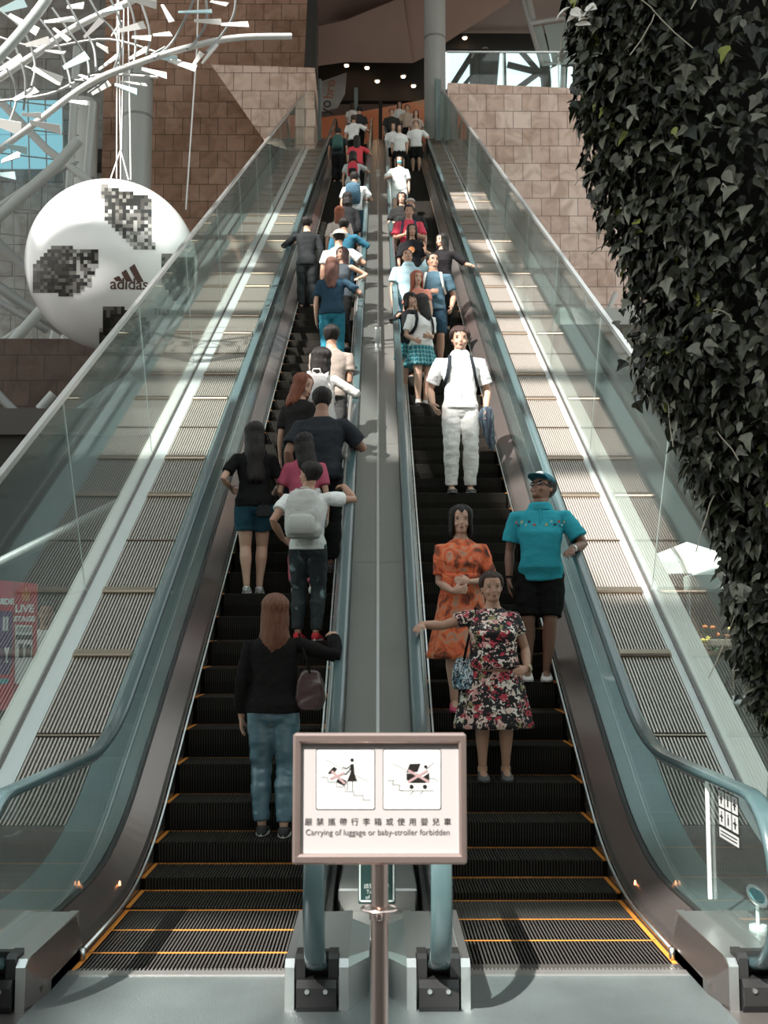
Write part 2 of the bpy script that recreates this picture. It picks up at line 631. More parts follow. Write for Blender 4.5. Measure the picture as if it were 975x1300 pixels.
m.build('kick_box', M['steel'], cd)
m = MB(); m.box((0, 5.7, .045), (.42, .5, .05), bev=.01)
m.build('base_tray', M['steel'], cd)

# small notice standing behind the floor sign
nt_ = tag(empty('notice_plate', (0, 5.85, .07)), 'small dark notice with a white border behind the big floor sign', 'notice')
m = MB(); m.box((-.005, 5.85, .52), (.185, .012, .78), bev=.004); m.build('plate', mat('notice_dark', (.02, .06, .055), .5), nt_)
m = MB()
for zc in (.145, .895): m.box((-.005, 5.842, zc), (.175, .006, .008))
for xc in (-.089, .079): m.box((xc, 5.842, .52), (.008, .006, .758))
m.build('border', mat('notice_white', (.8, .85, .83), .5), nt_)
m = MB()
for i, t in enumerate(('請緊握扶手', 'Take care', 'of children')):
    flat_text(m, t, (-.005, 5.8425, .215 - i * .026), (1, 0, 0), (0, 0, 1), .026)
m.build('lettering', bpy.data.materials['notice_white'], nt_)

# ------------------------------------------------------------------ parapets either side
def parapet(side, xg, x0, x1, xo, label, nh):
    e = tag(empty('glass_parapet', (side * xg, 7, 0)), label, 'glass parapet')
    # smooth outer deck next to the balustrade
    m = MB(); sweep(m, strip(1.535, .172, x0, .178, .03), 1.45, S4 + 3, side)
    m.build('outer_deck', M['steel_teal'], e)
    sg0 = s_of_Y(6.95)
    m = MB(); sweep(m, strip(x0, .178, x1 + .03, .178, .03), .4, sg0 - .01, side)
    m.build('landing_deck', M['steel_dark'], e)
    # ribbed panels
    base = MB(); NB = 17; L = .985
    w = x1 - x0
    base.mi = 1; base.box((0, L / 2, -.028), (w, L, .012))
    base.mi = 0
    for i in range(NB):
        x = -w / 2 + w * (i + .5) / NB
        base.box((x, L / 2 - .012, -.011), (w / NB * .46, L - .03, .034))
    base.mi = 2; base.box((0, L - .008, -.005), (w, .016, .036))
    big = MB(); big.box((0, .0, .012), (w, .085, .045), bev=.012)
    src = None; srcb = None
    q = sg0; k = 0
    while q < S4 - .3:
        if q < S2 - .3 or q > S3 - 1:
            mm = MB()
            mm.mi = 1; sweep(mm, strip(x0, .150, x1, .150), q, q + L, side); mm.mi = 0
            for i in range(NB):
                x = x0 + w * (i + .5) / NB
                h = w / NB * .23
                sweep(mm, strip(x - h, .178, x + h, .178, .028), q, q + L - .03, side)
            mm.mi = 2; sweep(mm, strip(x0, .183, x1, .183, .03), q + L - .018, q + L, side)
            mm.build('ribbed_panel', [M['rib'], M['rib_dark'], M['bronze']], e)
        else:
            y, z = off(q, .178); a = TH if q >= S2 else path(q)[2]
            loc = Vector((side * (x0 + x1) / 2, y, z)) - e.location
            if src is None:
                src = base.build('ribbed_panel', [M['rib'], M['rib_dark'], M['bronze']], e, local=True)
                src.location = loc; src.rotation_euler = (a, 0, 0)
            else: inst(src, e, loc, (a, 0, 0))
            if k % 3 != 1:
                if srcb is None:
                    srcb = big.build('joint_bar', M['bronze'], e, local=True); srcb.location = loc; srcb.rotation_euler = (a, 0, 0)
                else: inst(srcb, e, loc, (a, 0, 0))
        q += 1.0; k += 1
    # bright band, kerb of the glass and sloping plinth
    m = MB(); sweep(m, strip(x1, .182, xg - .02, .19, .04), .4, S4 + 3, side); m.build('edge_band', M['band'], e)
    m = MB(); sweep(m, [(xg - .018, .12), (xg - .018, .2), (xg + .018, .2), (xg + .018, .12)], .4, S4 + 3, side)
    m.build('glass_shoe', M['steel_dark'], e)
    sj = S2 + 2.55 - 3.05
    q = .4; P = [q]
    while sj < S4 + 2: P.append(sj); sj += 3.05
    P.append(S4 + 3)
    for a, b in zip(P, P[1:]):
        m = MB(); sweep(m, strip(xg + .02, .195, xo, .15, .03), a, b - .006, side)
        sweep(m, strip(xo - .001, .15, xo + .02, -.9, .0), a, b - .006, side) if False else None
        m.build('plinth_panel', M['plinth'], e)
        m = MB(); sweep(m, [(xg - .006, .19), (xg + .006, .19), (xg + .006, nh), (xg - .006, nh)], a, b - .010, side)
        m.build('glass_panel', M['glass'], e)
        m = MB(); sweep(m, [(xg - .004, .19), (xg + .004, .19), (xg + .004, nh), (xg - .004, nh)], b - .009, b, side)
        m.build('glass_seam', M['seam'], e)
    m = MB(); sweep(m, [(xg - .022, nh - .01), (xg + .022, nh - .01), (xg + .022, nh + .035), (xg - .022, nh + .035)], .4, S4 + 3, side)
    m.build('top_rail', M['steel_light'], e)
    # outer cladding of the truss
    m = MB(); rings = []
    for s in srange(.4, S4 + 3):
        y, z = off(s, .15); y2, z2 = off(s, -1.1)
        if z2 < 0: y2 = y + .02; z2 = min(0, z - .05)
        rings.append([(side * xo, y, z), (side * (xo - .06), y, z - .02), (side * (xo - .06), y2, z2), (side * xo, y2, z2)])
    m.loft(rings); m.build('cladding', M['cladding'], e)
    return e

M['cladding'] = mat('dark_cladding', (.10, .09, .08), .4, .5, var=.2, vscale=.6)
PAR_L = parapet(-1, 2.42, 1.84, 2.28, 2.585, 'tall glass parapet on ribbed deck left of the left escalator', 1.86)
PAR_R = parapet(1, 2.27, 1.80, 2.20, 2.50, 'tall glass parapet on ribbed deck right of the right escalator', 1.77)

# closed underside of the trusses
m = MB()
rings = []
for s in srange(.6, S4 + 2.9):
    y, z = off(s, -.35); y2, z2 = off(s, -1.1)
    if z < .0: 
        continue
    z2 = max(z2, .0); 
    rings.append([(-2.58, y, z), (2.44, y, z), (2.44, y2, z2), (-2.58, y2, z2)])
m.loft(rings)
tag(m.build('trim_1', M['cladding']), kind='structure')
# ------------------------------------------------------------------ stone walls
def stone(name, c1, c2, mortar, bw, bh, dark=1.0, axis='XZ'):
    m, nt, b = nodes(name)
    tc = nt.nodes.new('ShaderNodeTexCoord')
    sx = nt.nodes.new('ShaderNodeSeparateXYZ'); cx = nt.nodes.new('ShaderNodeCombineXYZ')
    nt.links.new(tc.outputs['Object'], sx.inputs[0])
    nt.links.new(sx.outputs[0], cx.inputs[0]); nt.links.new(sx.outputs[2], cx.inputs[1])
    br = nt.nodes.new('ShaderNodeTexBrick')
    br.offset = .5
    br.inputs['Scale'].default_value = 1
    br.inputs['Brick Width'].default_value = bw
    br.inputs['Row Height'].default_value = bh
    br.inputs['Mortar Size'].default_value = .012
    br.inputs['Mortar Smooth'].default_value = .2
    br.inputs['Bias'].default_value = 0
    br.inputs['Color1'].default_value = col4(c1); br.inputs['Color2'].default_value = col4(c2)
    br.inputs['Mortar'].default_value = col4(mortar)
    nt.links.new(cx.outputs[0], br.inputs['Vector'])
    n = nt.nodes.new('ShaderNodeTexNoise'); n.inputs['Scale'].default_value = 1.3; n.inputs['Detail'].default_value = 6
    n.inputs['Distortion'].default_value = 1.6
    nt.links.new(tc.outputs['Object'], n.inputs['Vector'])
    r = nt.nodes.new('ShaderNodeValToRGB')
    r.color_ramp.elements[0].position = .35; r.color_ramp.elements[0].color = (.62, .56, .5, 1)
    r.color_ramp.elements[1].position = .6; r.color_ramp.elements[1].color = (1, 1, 1, 1)
    nt.links.new(n.outputs['Fac'], r.inputs[0])
    mx = nt.nodes.new('ShaderNodeMixRGB'); mx.blend_type = 'MULTIPLY'; mx.inputs[0].default_value = .75
    nt.links.new(br.outputs[0], mx.inputs[1]); nt.links.new(r.outputs[0], mx.inputs[2])
    nt.links.new(mx.outputs[0], b.inputs['Base Color'])
    b.inputs['Roughness'].default_value = .8
    bp = nt.nodes.new('ShaderNodeBump'); bp.inputs['Strength'].default_value = .6; bp.inputs['Distance'].default_value = .03
    ad = nt.nodes.new('ShaderNodeMath'); ad.operation = 'MULTIPLY_ADD'; ad.inputs[1].default_value = -1.5
    nt.links.new(br.outputs['Fac'], ad.inputs[0]); nt.links.new(n.outputs['Fac'], ad.inputs[2])
    nt.links.new(ad.outputs[0], bp.inputs['Height']); nt.links.new(bp.outputs[0], b.inputs['Normal'])
    return m

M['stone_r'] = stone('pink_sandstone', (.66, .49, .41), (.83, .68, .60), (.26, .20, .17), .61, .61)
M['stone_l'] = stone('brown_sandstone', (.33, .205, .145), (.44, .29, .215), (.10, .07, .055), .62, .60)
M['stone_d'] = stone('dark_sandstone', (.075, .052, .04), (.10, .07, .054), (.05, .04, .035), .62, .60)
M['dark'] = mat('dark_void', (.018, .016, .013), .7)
M['soffit'] = mat('brown_soffit', (.30, .215, .18), .75, var=.08, vscale=.5)
M['pipe'] = mat('pale_grey_paint', (.40, .43, .42), .42, .1)
M['pipe_dark'] = mat('mid_grey_paint', (.24, .255, .25), .5, .2)
M['concrete'] = mat('pale_panel', (.52, .56, .55), .6, var=.12, vscale=.8)
M['white'] = mat('white_paint', (.85, .87, .86), .4)

def struct(name, mb, mt, **k):
    return tag(mb.build(name, mt, **k), kind='structure')

def wall_px(name, pts, Y, thick, mt, flip=0):
    """upright wall whose face stands at depth Y, outlined through points seen in the photograph"""
    P = [at(x, y, Y) for x, y in pts]
    m = MB(); m.prism([(p.x, p.z) for p in P], Y, Y + thick, 1)
    return m

# ground
M['floor'] = mat('ground_stone', (.07, .065, .06), .3, 0, var=.15, vscale=.9, bump=.02, bscale=20)
m = MB(); m.box((0, 15, -.1), (70, 70, .2)); struct('floor', m, M['floor'])
M['plate'] = mat('landing_plate', (.17, .20, .20), .36, .5, var=.22, vscale=1.7, bump=.25, bscale=160)
m = MB(); m.box((0, 4.16, .001), (2.74, 1.88, .012)); m.box((0,3.7,.0005),(3.9,1.05,.011)); 
tag(m.build('landing_plate', M['plate']), 'grey metal floor plate in front of the bottom steps', 'floor plate')
m = MB()
m.box((0, 3.28, .006), (3.1, .012, .008))
struct('trim_2', m, M['steel'])

# right stone wall with level courses
X0 = 2.36
zt = at(560, 105, 37).z
m = MB(); m.prism([(X0, -2), (X0, zt), (9.0, zt - .28), (26, zt - .6), (26, -2)], 37, 38, 1)
struct('wall_right', m, M['stone_r'])
# left walls: brown face, facets
m = MB(); zc = at(200, -40, 38).z
m.prism([(-9.6, -2), (-9.6, zc + 2), (-2.2, zc + 2), (-2.5, -2)], 38.2, 39, 1)
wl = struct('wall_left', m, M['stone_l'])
m = MB()
A = at(268, 82, 36.2); B = at(400, 86, 36.2); C2 = at(400, 200, 36.2); D = at(338, 182, 36.2)
for dpt in (0,):
    vs = [A, B, C2, D, A + Vector((.5, 1.9, .2)), B + Vector((0, 1.9, 0)), C2 + Vector((0, 1.9, 0)), D + Vector((.25, 1.9, .15))]
    m.add(vs, [(0, 1, 2, 3), (4, 5, 6, 7), (0, 1, 5, 4), (1, 2, 6, 5), (2, 3, 7, 6), (3, 0, 4, 7)])
M['stone_f'] = stone('light_sandstone', (.56, .42, .35), (.68, .53, .45), (.2, .15, .12), .60, .62)
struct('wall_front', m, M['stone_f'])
# dark reveal at the right end of the left wall
m = wall_px('r', [(391, -20), (401, -20), (401, 88), (386, 88)], 36.3, 1.5, None); struct('trim_3', m, M['dark'])
# lower dark tiled wall on the left
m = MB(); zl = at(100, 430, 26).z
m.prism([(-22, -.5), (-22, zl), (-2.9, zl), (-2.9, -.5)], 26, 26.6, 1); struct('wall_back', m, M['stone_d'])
# pale panelled wall far left
def grid_mat():
    return stone('pale_cladding_tiles', (.30, .32, .31), (.36, .38, .37), (.10, .11, .11), 1.0, 1.2)
m = MB(); m.prism([(-30, -1), (-30, 34), (-9.4, 34), (-9.4, -1)], 41, 42, 1); struct('wall_far', m, grid_mat())
# blue lit glazing between the trusses
M['bluelit'] = mat('teal_lit_glass', (.12, .30, .36), .2, emit=(.16, .36, .42), es=.5)
m = MB(); 
for i in range(5):
    for j in range(2):
        a = at(-20 + i * 20, 128 + j * 44, 39.5); b = at(-20 + (i + 1) * 20 - 1.5, 128 + (j + 1) * 44 - 2, 39.5)
        m.box(((a.x + b.x) / 2, 39.5, (a.z + b.z) / 2), (b.x - a.x, .1, a.z - b.z))
struct('window_1', m, M['bluelit'])

# upper storey interior
m = MB(); z0 = ZTOP - .6
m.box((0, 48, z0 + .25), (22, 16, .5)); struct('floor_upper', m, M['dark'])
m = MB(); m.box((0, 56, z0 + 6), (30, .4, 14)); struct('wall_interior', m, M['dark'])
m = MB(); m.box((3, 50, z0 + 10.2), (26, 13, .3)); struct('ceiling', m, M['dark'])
# ceiling downlights
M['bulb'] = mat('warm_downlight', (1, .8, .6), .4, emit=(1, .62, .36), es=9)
LD = None
for px, py in ((418, 118), (466, 87), (479, 104), (512, 98), (525, 110), (440, 84), (616, 64), (648, 34), (636, 17), (693, 7), (710, 12), (590, 49), (468, 9), (700, 58)):
    Y = 43.6
    p = at(px, py, Y)
    k = empty('downlight', p, label='small warm round lamp glowing in the dark upper ceiling', cat='ceiling lamp', group='downlights in the dark ceiling')
    if LD is None:
        mm = MB(); mm.cyl((0, 0, .03), (0, 0, .09), .12, 16); a = mm.build('housing', M['pipe_dark'], k, smooth='auto', local=True)
        mm = MB(); mm.ell((0, 0, .02), (.085, .085, .05), 12, 6); b = mm.build('bulb', M['bulb'], k, smooth=True, local=True)
        LD = (a, b)
    else:
        for o in LD: inst(o, k, (0, 0, 0))
# the dark plates that carry them (ceiling slabs of the storey)
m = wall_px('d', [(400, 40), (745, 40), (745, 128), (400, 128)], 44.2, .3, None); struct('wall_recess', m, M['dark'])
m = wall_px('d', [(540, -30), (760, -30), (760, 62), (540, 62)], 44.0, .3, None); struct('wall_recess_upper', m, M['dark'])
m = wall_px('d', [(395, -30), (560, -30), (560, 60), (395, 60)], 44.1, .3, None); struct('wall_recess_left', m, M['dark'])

# faceted brown soffits (boxed volumes)
def facet(pts, Yf, Yb, mt):
    m = MB(); n = len(pts)
    a = [at(x, y, Yf) for x, y in pts]; b = [p + Vector((0, Yb - Yf, 1.2)) for p in a]
    m.add(a + b, [tuple(range(n)), tuple(range(n, 2 * n))] + [(i, (i + 1) % n, (i + 1) % n + n, i + n) for i in range(n)])
    return m
struct('trim_4', facet([(401, 34), (438, 26), (438, 79), (388, 86)], 41.0, 43, M['soffit']), M['soffit'])
struct('trim_5', facet([(438, 26), (512, -4), (524, 80), (438, 79)], 41.0, 43, M['soffit']), M['soffit'])
struct('trim_6', facet([(512, -8), (545, -14), (545, 70), (524, 80)], 41.2, 43, M['soffit']), M['soffit'])
struct('trim_7', facet([(562, -20), (655, -20), (646, 3), (566, 54)], 41.0, 43, M['soffit']), M['soffit'])
struct('trim_8', facet([(735, -20), (780, -20), (780, 40), (752, 20)], 40.5, 42, M['soffit']), M['soffit'])

# pale round column by the upper landing
def column(name, px, py0, py1, wpx, Y, mt, label, bands=()):
    a = at(px, py0, Y); b = at(px, py1, Y); r = wpx / 2 / F * (proj(a)[2])
    c = tag(empty(name, (a.x, Y, b.z)), label, 'column')
    m = MB(); m.cyl((a.x, Y, b.z), (a.x, Y, a.z), r, 32); m.build('shaft', mt, c, smooth='auto')
    for t in bands:
        z = at(px, t, Y).z; m = MB(); m.cyl((a.x, Y, z - .04), (a.x, Y, z + .04), r * 1.025, 32); m.build('collar', M['pipe_dark'], c, smooth='auto')
    return c
column('round_column', 551.5, -40, 190, 27, 39.3, M['pipe'], 'tall pale grey round column at the top of the right escalator', (50,))
column('round_column', 176, 92, 330, 37, 36.5, M['pipe'], 'short thick pale grey column behind the big white ball', (103, 150))
column('round_column', 107, 130, 330, 36, 37.2, M['concrete'], 'thick grey column left of the one behind the ball', (230,))
# slim posts flanking the landing
for px in (556, 404):
    p = at(px, 160, 38.6); a = at(px, 105, 38.6)
    m = MB(); m.box((p.x, 38.6, (a.z + p.z) / 2 - .5), (.22, .22, a.z - p.z + 1.2), bev=.02)
    tag(m.build('landing_post', M['steel_teal']), 'square steel post at the top of the %s escalator' % ('right' if px > 500 else 'left'), 'post')

# glass balustrade on top of the right wall, bright glazing behind
bl = tag(empty('terrace_balustrade', (5, 37.4, zt)), 'clear glass balustrade on top of the pink stone wall', 'balustrade')
ztb = at(600, 66, 37.4).z
for i in range(4):
    xa = X0 + .05 + i * 1.9
    m = MB(); m.box((xa + .94, 37.4, (zt + ztb) / 2), (1.86, .02, ztb - zt)); m.build('glass_panel', M['glass'], bl)
    m = MB(); m.box((xa + 1.9, 37.44, (zt + ztb) / 2), (.05, .05, ztb - zt)); m.build('post', M['steel_light'], bl)
m = MB(); m.box((X0 + 3.85, 37.4, ztb), (7.7, .06, .05)); m.build('top_rail', M['steel_light'], bl)
M['sky_glass'] = mat('daylit_glazing', (.75, .88, .88), .25, emit=(.70, .88, .90), es=.75)
gl = tag(empty('glazed_facade', (6, 43, zt)), 'bright glazed wall with black diagonal braces behind the terrace', 'glazing')
m = wall_px('g', [(562, 66), (712, 66), (712, 112), (562, 112)], 43.6, .1, None); m.build('glazing', M['sky_glass'], gl)
for pts, w in (([(600, 68), (572, 112)], .2), ([(606, 88), (586, 112)], .14), ([(644, 82), (684, 92)], .22), ([(662, 66), (688, 96)], .2), ([(690, 88), (655, 114)], .2), ([(640, 66), (641, 112)], .12), ([(602, 66), (602, 112)], .3), ([(616, 66), (616, 112)], .5), ([(629, 66), (625, 112)], .3), ([(690, 66), (694, 112)], .35)):
    m = MB(); m.tube([at(pts[0][0], pts[0][1], 43.4), at(pts[1][0], pts[1][1], 43.4)], w * .6, 8); m.build('brace', M['dark'], gl)
fr = tag(empty('steel_frame', (6.5, 40, zt)), 'leaning pale steel frame with frosted panes beside the ivy', 'window frame')
M['frost'] = mat('frosted_pane', (.34, .42, .41), .35)
for pts, w in (([(660, -12), (688, 82)], .09), ([(668, -12), (676, 24)], .14), ([(672, 30), (742, 18)], .09), ([(688, 82), (735, 78)], .07)):
    m = MB(); m.tube([at(pts[0][0], pts[0][1], 41.6), at(pts[1][0], pts[1][1], 41.6)], w, 8); m.build('frame_bar', M['pipe'], fr)
for pts in ([(676, 34), (688, 32), (700, 80), (690, 81)], [(691, 32), (724, 27), (724, 78), (702, 80)], [(728, 27), (760, 23), (760, 76), (728, 78)]):
    m = wall_px('g', pts, 41.8, .06, None); m.build('pane', M['frost'], fr)
for px in (704, 715, 724):
    m = MB(); m.tube([at(px, 86, 41.5), at(px - 1, 112, 41.5)], .1, 8); m.build('upright', M['sky_glass'] if px != 715 else M['pipe'], fr)

# orange advertising band at the upper landing
def banner_mat():
    return pattern_mat('orange_banner_print', [(0, (.70, .20, .09)), (.45, (.80, .28, .13)), (.58, (.82, .36, .2)), (.66, (.45, .42, .28)), (.70, (.85, .5, .3)), (.8, (.72, .22, .15))], .5, 'noise', .6, distort=.6)
bn = wall_px('b', [(400, 185), (400, 150), (436, 146), (540, 126), (585, 128), (585, 185)], 43.2, .1, None)
tag(bn.build('advertising_banner', banner_mat()), 'long orange printed banner across the upper landing', 'banner')
# grey poster with rotated writing
pt = tag(empty('hanging_poster', at(419, 120, 42.8)), 'grey poster with dark and orange upright lettering, upper left landing', 'poster')
m = wall_px('g', [(406, 142), (406, 104), (440, 92), (438, 118), (428, 137)], 42.8, .06, None)
m.build('sheet', mat('grey_poster', (.42, .42, .40), .6, var=.2, vscale=1.5), pt)
m = MB(); c = at(413.5, 136, 42.76); u = (at(418, 104, 42.76) - at(413, 142, 42.76)).normalized()
flat_text(m, 'yo', c, u, Vector((-u.z, 0, u.x)), .62); m.build('lettering', mat('poster_black', (.03, .03, .03), .6), pt)
m = MB(); c = at(419, 113, 42.76)
flat_text(m, 'bro', c, u, Vector((-u.z, 0, u.x)), .55); m.build('lettering', mat('poster_orange', (.5, .2, .1), .6), pt)
# landing glass screens with green edges
for i, (a, b) in enumerate((((452, 112), (452, 150)), ((483, 128), (483, 160)))):
    p = at(a[0], a[1], 41.5); q = at(b[0], b[1], 41.5)
    q.z = ZTOP - .1; m = MB(); m.box(((p.x + q.x) / 2, 41.5, (p.z + q.z) / 2), (.14, .1, p.z - q.z)); tag(m.build('landing_divider', M['steel_teal'] if i == 0 else M['dark']), 'slim upright %s divider among riders on the upper landing' % ('teal' if i == 0 else 'black'), 'divider')

# ------------------------------------------------------------------ steel truss pipes on the left
def pipe(pts, w, label, mt='pipe'):
    P = [at(x, y, Y) for x, y, Y in pts]
    r = [w / 2 / F * proj(p)[2] for p in P]
    m = MB(); m.tube(P, r, 14)
    return tag(m.build('truss_pipe', M[mt], smooth='auto'), label, 'pipe')
pipe([(98, 60, 30), (88, 240, 30), (70, 420, 30), (40, 560, 30), (20, 640, 30)], 10, 'long upright pale pipe running down left of the white ball')
pipe([(118, 130, 31), (106, 280, 31), (84, 420, 31), (56, 580, 31)], 10, 'second upright pale pipe, just right of the longest upright one')
pipe([(-30, 300, 27), (70, 212, 27), (100, 178, 27)], 14, 'thick diagonal pipe rising right from the left edge above the ball')
pipe([(-30, 282, 29), (50, 228, 29), (96, 205, 29)], 9, 'thinner diagonal pipe just above the thick rising one')
pipe([(-10, 118, 29), (60, 190, 29), (140, 250, 29)], 10, 'pipe falling to the right below the fins of the sculpture')
pipe([(-20, 290, 28), (40, 348, 28), (70, 380, 28)], 11, 'pipe running behind the left side of the ball', 'pipe_dark')
pipe([(-20, 350, 28), (20, 380, 28), (80, 420, 28)], 14, 'dark thick pipe left of the ball, below the middle', 'pipe_dark')
pipe([(-20, 372, 27.5), (40, 408, 27.5), (60, 420, 27.5)], 9, 'lower dark pipe reaching the bottom left of the ball', 'pipe_dark')
pipe([(-20, 475, 27), (60, 385, 27)], 14, 'thick pale pipe rising right to the bottom left of the ball')
pipe([(-20, 450, 28), (55, 398, 28)], 9, 'thin pale pipe rising beside the thick one below the ball')
pipe([(-10, 494, 25), (16, 520, 25), (34, 545, 25)], 12, 'short pipe falling right at the left edge below the ball', 'pipe_dark')
pipe([(-10, 600, 25), (28, 556, 25), (50, 534, 25)], 9, 'low pipe rising right at the left edge near the glass rail', 'pipe_dark')
pipe([(50, 520, 24.5), (68, 500, 24.5)], 12, 'stubby pipe end beside the two upright pipes below the ball')
# thin glazing bars far left
k = tag(empty('glazing_bars', at(30, 240, 33)), 'thin dark glazing grid behind the pipes on the left', 'glazing grid')
for x in range(-10, 100, 22):
    m = MB(); m.tube([at(x, 60, 33), at(x + 8, 440, 33)], .02, 6); m.build('bar', M['pipe_dark'], k)
for y in range(90, 440, 34):
    m = MB(); m.tube([at(-20, y, 33), at(100, y + 14, 33)], .02, 6); m.build('bar', M['pipe_dark'], k)

# ------------------------------------------------------------------ hanging ball
BY = 18.0
bc = at(143, 338, BY); BR = 107 / F * proj(bc)[2]
ball = tag(empty('giant_football', bc), 'giant white inflated football with dark pixelated panels hanging by the left glass', 'football')
M['ballw'] = mat('glossy_white_vinyl', (.86, .87, .86), .22, coat=.5)
m = MB(); m.ell((0, 0, 0), (BR, BR, BR), 64, 40); m.build('skin', M['ballw'], ball, smooth=True, local=True)
fdir = (EYE - bc).normalized()
fr_ = Vector((0, 0, 1)).cross(fdir).normalized(); fu = fdir.cross(fr_)
def on_ball(px, py, lift=.004):
    """point of the ball seen at this place of the photograph"""
    d = ray(px, py).normalized(); oc = EYE - bc
    b = d.dot(oc); c = oc.dot(oc) - BR * BR; D = b * b - c
    t = -b - math.sqrt(max(D, 0))
    p = (EYE + d * t - bc).normalized() * (BR + lift)
    return p
PIX = [mat('ball_pixel_%s' % n, c, .3) for n, c in (('black', (.02, .02, .018)), ('charcoal', (.05, .048, .042)), ('grey', (.16, .155, .14)), ('silver', (.42, .42, .40)), ('white', (.85, .86, .85)))]
def inside(poly, x, y):
    r = False; j = len(poly) - 1
    for i in range(len(poly)):
        if (poly[i][1] > y) != (poly[j][1] > y) and x < (poly[j][0] - poly[i][0]) * (y - poly[i][1]) / (poly[j][1] - poly[i][1]) + poly[i][0]: r = not r
        j = i
    return r
def panel(poly, fade, cell=4.6):
    m = MB(); r_ = random.Random(5)
    xs = [p[0] for p in poly]; ys = [p[1] for p in poly]
    y = min(ys)
    while y < max(ys):
        x = min(xs)
        while x < max(xs):
            cx, cy = x + cell / 2, y + cell / 2
            if inside(poly, cx, cy) and math.hypot(cx - 143, cy - 338) < 106:
                t = fade(cx, cy)
                v = r_.random()
                if v < t * .9: m.mi = r_.choice((2, 2, 3, 3)) if t > .5 else r_.choice((2, 2, 3))
                else: m.mi = r_.choice((0, 0, 0, 1, 1, 2))
                q = [(x, y), (x + cell, y), (x + cell, y + cell), (x, y + cell)]
                a = [on_ball(*p) for p in q]
                m.add(a, [(3, 2, 1, 0)])
            x += cell
        y += cell
    return m.build('pixel_panel', PIX, ball, local=True, fixn=False)
panel([(128, 234), (193, 252), (195, 316), (168, 315), (134, 279)], lambda x, y: ss(255, 310, y) * .75 + .1)
panel([(42, 338), (66, 312), (125, 317), (125, 335), (113, 361), (92, 376), (44, 371)], lambda x, y: ss(70, 122, x) * .6 + .06)
panel([(131, 389), (165, 392), (192, 410), (190, 447), (150, 449), (126, 440)], lambda x, y: .15)
panel([(205, 322), (252, 330), (250, 385), (222, 384), (206, 360)], lambda x, y: .22)
def ball_text(body, cx, cy, size_px, ang, mt, name='lettering', **kw):
    vs, fs = text_polys(body, 1.0, **kw)
    ca, sa = math.cos(ang), math.sin(ang)
    P = [on_ball(cx + (v.x * ca - v.y * sa) * size_px, cy - (v.x * sa + v.y * ca) * size_px, .007) for v in vs]
    m = MB(); m.add(P, fs); return m.build(name, mt, ball, local=True, fixn=False)
M['ink'] = mat('brown_black_ink', (.09, .045, .035), .4)
ball_text('adidas', 164, 361, 20.5, R(-1), M['ink'], spacing=.96, offset=.012)
m = MB()
for a in ([(144, 353), (151, 350), (156, 357), (147, 357)], [(154, 346), (160, 342), (168.5, 357.5), (160, 357.5)], [(164, 340), (170.5, 335), (182.5, 358), (174, 358)]):
    n = 6; P = []
    top = [(a[0][0] + (a[1][0] - a[0][0]) * t, a[0][1] + (a[1][1] - a[0][1]) * t) for t in (0, .5, 1)]
    for r_ in range(n + 1):
        t = r_ / n
        l = (a[0][0] + (a[3][0] - a[0][0]) * t, a[0][1] + (a[3][1] - a[0][1]) * t); q = (a[1][0] + (a[2][0] - a[1][0]) * t, a[1][1] + (a[2][1] - a[1][1]) * t)
        P += [on_ball(*l, .007), on_ball(*q, .007)]
    m.add(P, [(2 * i + 1, 2 * i, 2 * i + 2, 2 * i + 3) for i in range(n)])
m.build('stripe_emblem', M['ink'], ball, local=True, fixn=False)
ball_text('TELSTAR', 215, 397, 10, R(-4), M['ink'], spacing=1.05, offset=.01)
# suspension cables
cb = tag(empty('suspension_cables', bc + Vector((0, 0, BR))), 'thin pale cables holding up the giant white football', 'cables')
for a, b in (((140, 228), (153, 190)), ((163, 228), (153, 190)), ((153, 228), (153, 190)), ((153, 190), (150, -30)), ((154, 190), (158, -30)), ((148, 226), (149, -30)), ((166, 228), (162, -30))):
    P_ = [at(a[0], a[1], BY), at(b[0], b[1], BY)]
    if b[1] < 0: P_.append(Vector((P_[1].x, BY, 26.2)))
    m = MB(); m.tube(P_, .010, 6); m.build('cable', M['white'], cb)
m = MB(); m.tube([at(236, 266, 30), at(250, 60, 30), at(252, -30, 30)], .02, 6)
tag(m.build('hanging_cable', M['white']), 'single thin cable hanging in front of the brown stone wall', 'cable')

# ------------------------------------------------------------------ sculpture of white tubes and fins
SY = 13.0
sclp = tag(empty('hanging_sculpture', at(120, 60, SY)), 'hanging sculpture of bent white tubes with small flat fins, top left', 'sculpture')
M['fin'] = mat('white_fin', (.80, .79, .76), .35, coat=.3)
M['finb'] = mat('pale_blue_fin', (.50, .68, .70), .35)
def stube(pts, w, mt='pipe', dy=0):
    # smooth curve through the points
    P = [at(x, y, SY + dz + dy) for x, y, dz in pts]
    Q = []
    for i in range(len(P) - 1):
        a = P[max(i - 1, 0)]; b = P[i]; c = P[i + 1]; d = P[min(i + 2, len(P) - 1)]
        for k in range(6):
            t = k / 6
            Q.append(.5 * ((2 * b) + (c - a) * t + (2 * a - 5 * b + 4 * c - d) * t * t + (3 * b - a - 3 * c + d) * t ** 3))
    Q.append(P[-1])
    m = MB(); m.tube(Q, w / 2 / F * SY, 10); m.build('tube', M[mt], sclp, smooth='auto')
M['tubew'] = mat('white_tube', (.52, .52, .50), .35, .1)
stube([(-20, 205, 0), (40, 160, 0), (110, 108, .1), (170, 82, .2), (240, 60, .4), (300, 48, .6), (370, 46, .8)], 9, 'tubew')
stube([(-30, 118, .4), (40, 72, .5), (100, 32, .6), (165, 2, .8), (200, -18, 1)], 10, 'tubew')
stube([(-30, 100, -.4), (10, 60, -.4), (50, 12, -.4), (70, -20, -.4)], 14, 'pipe')
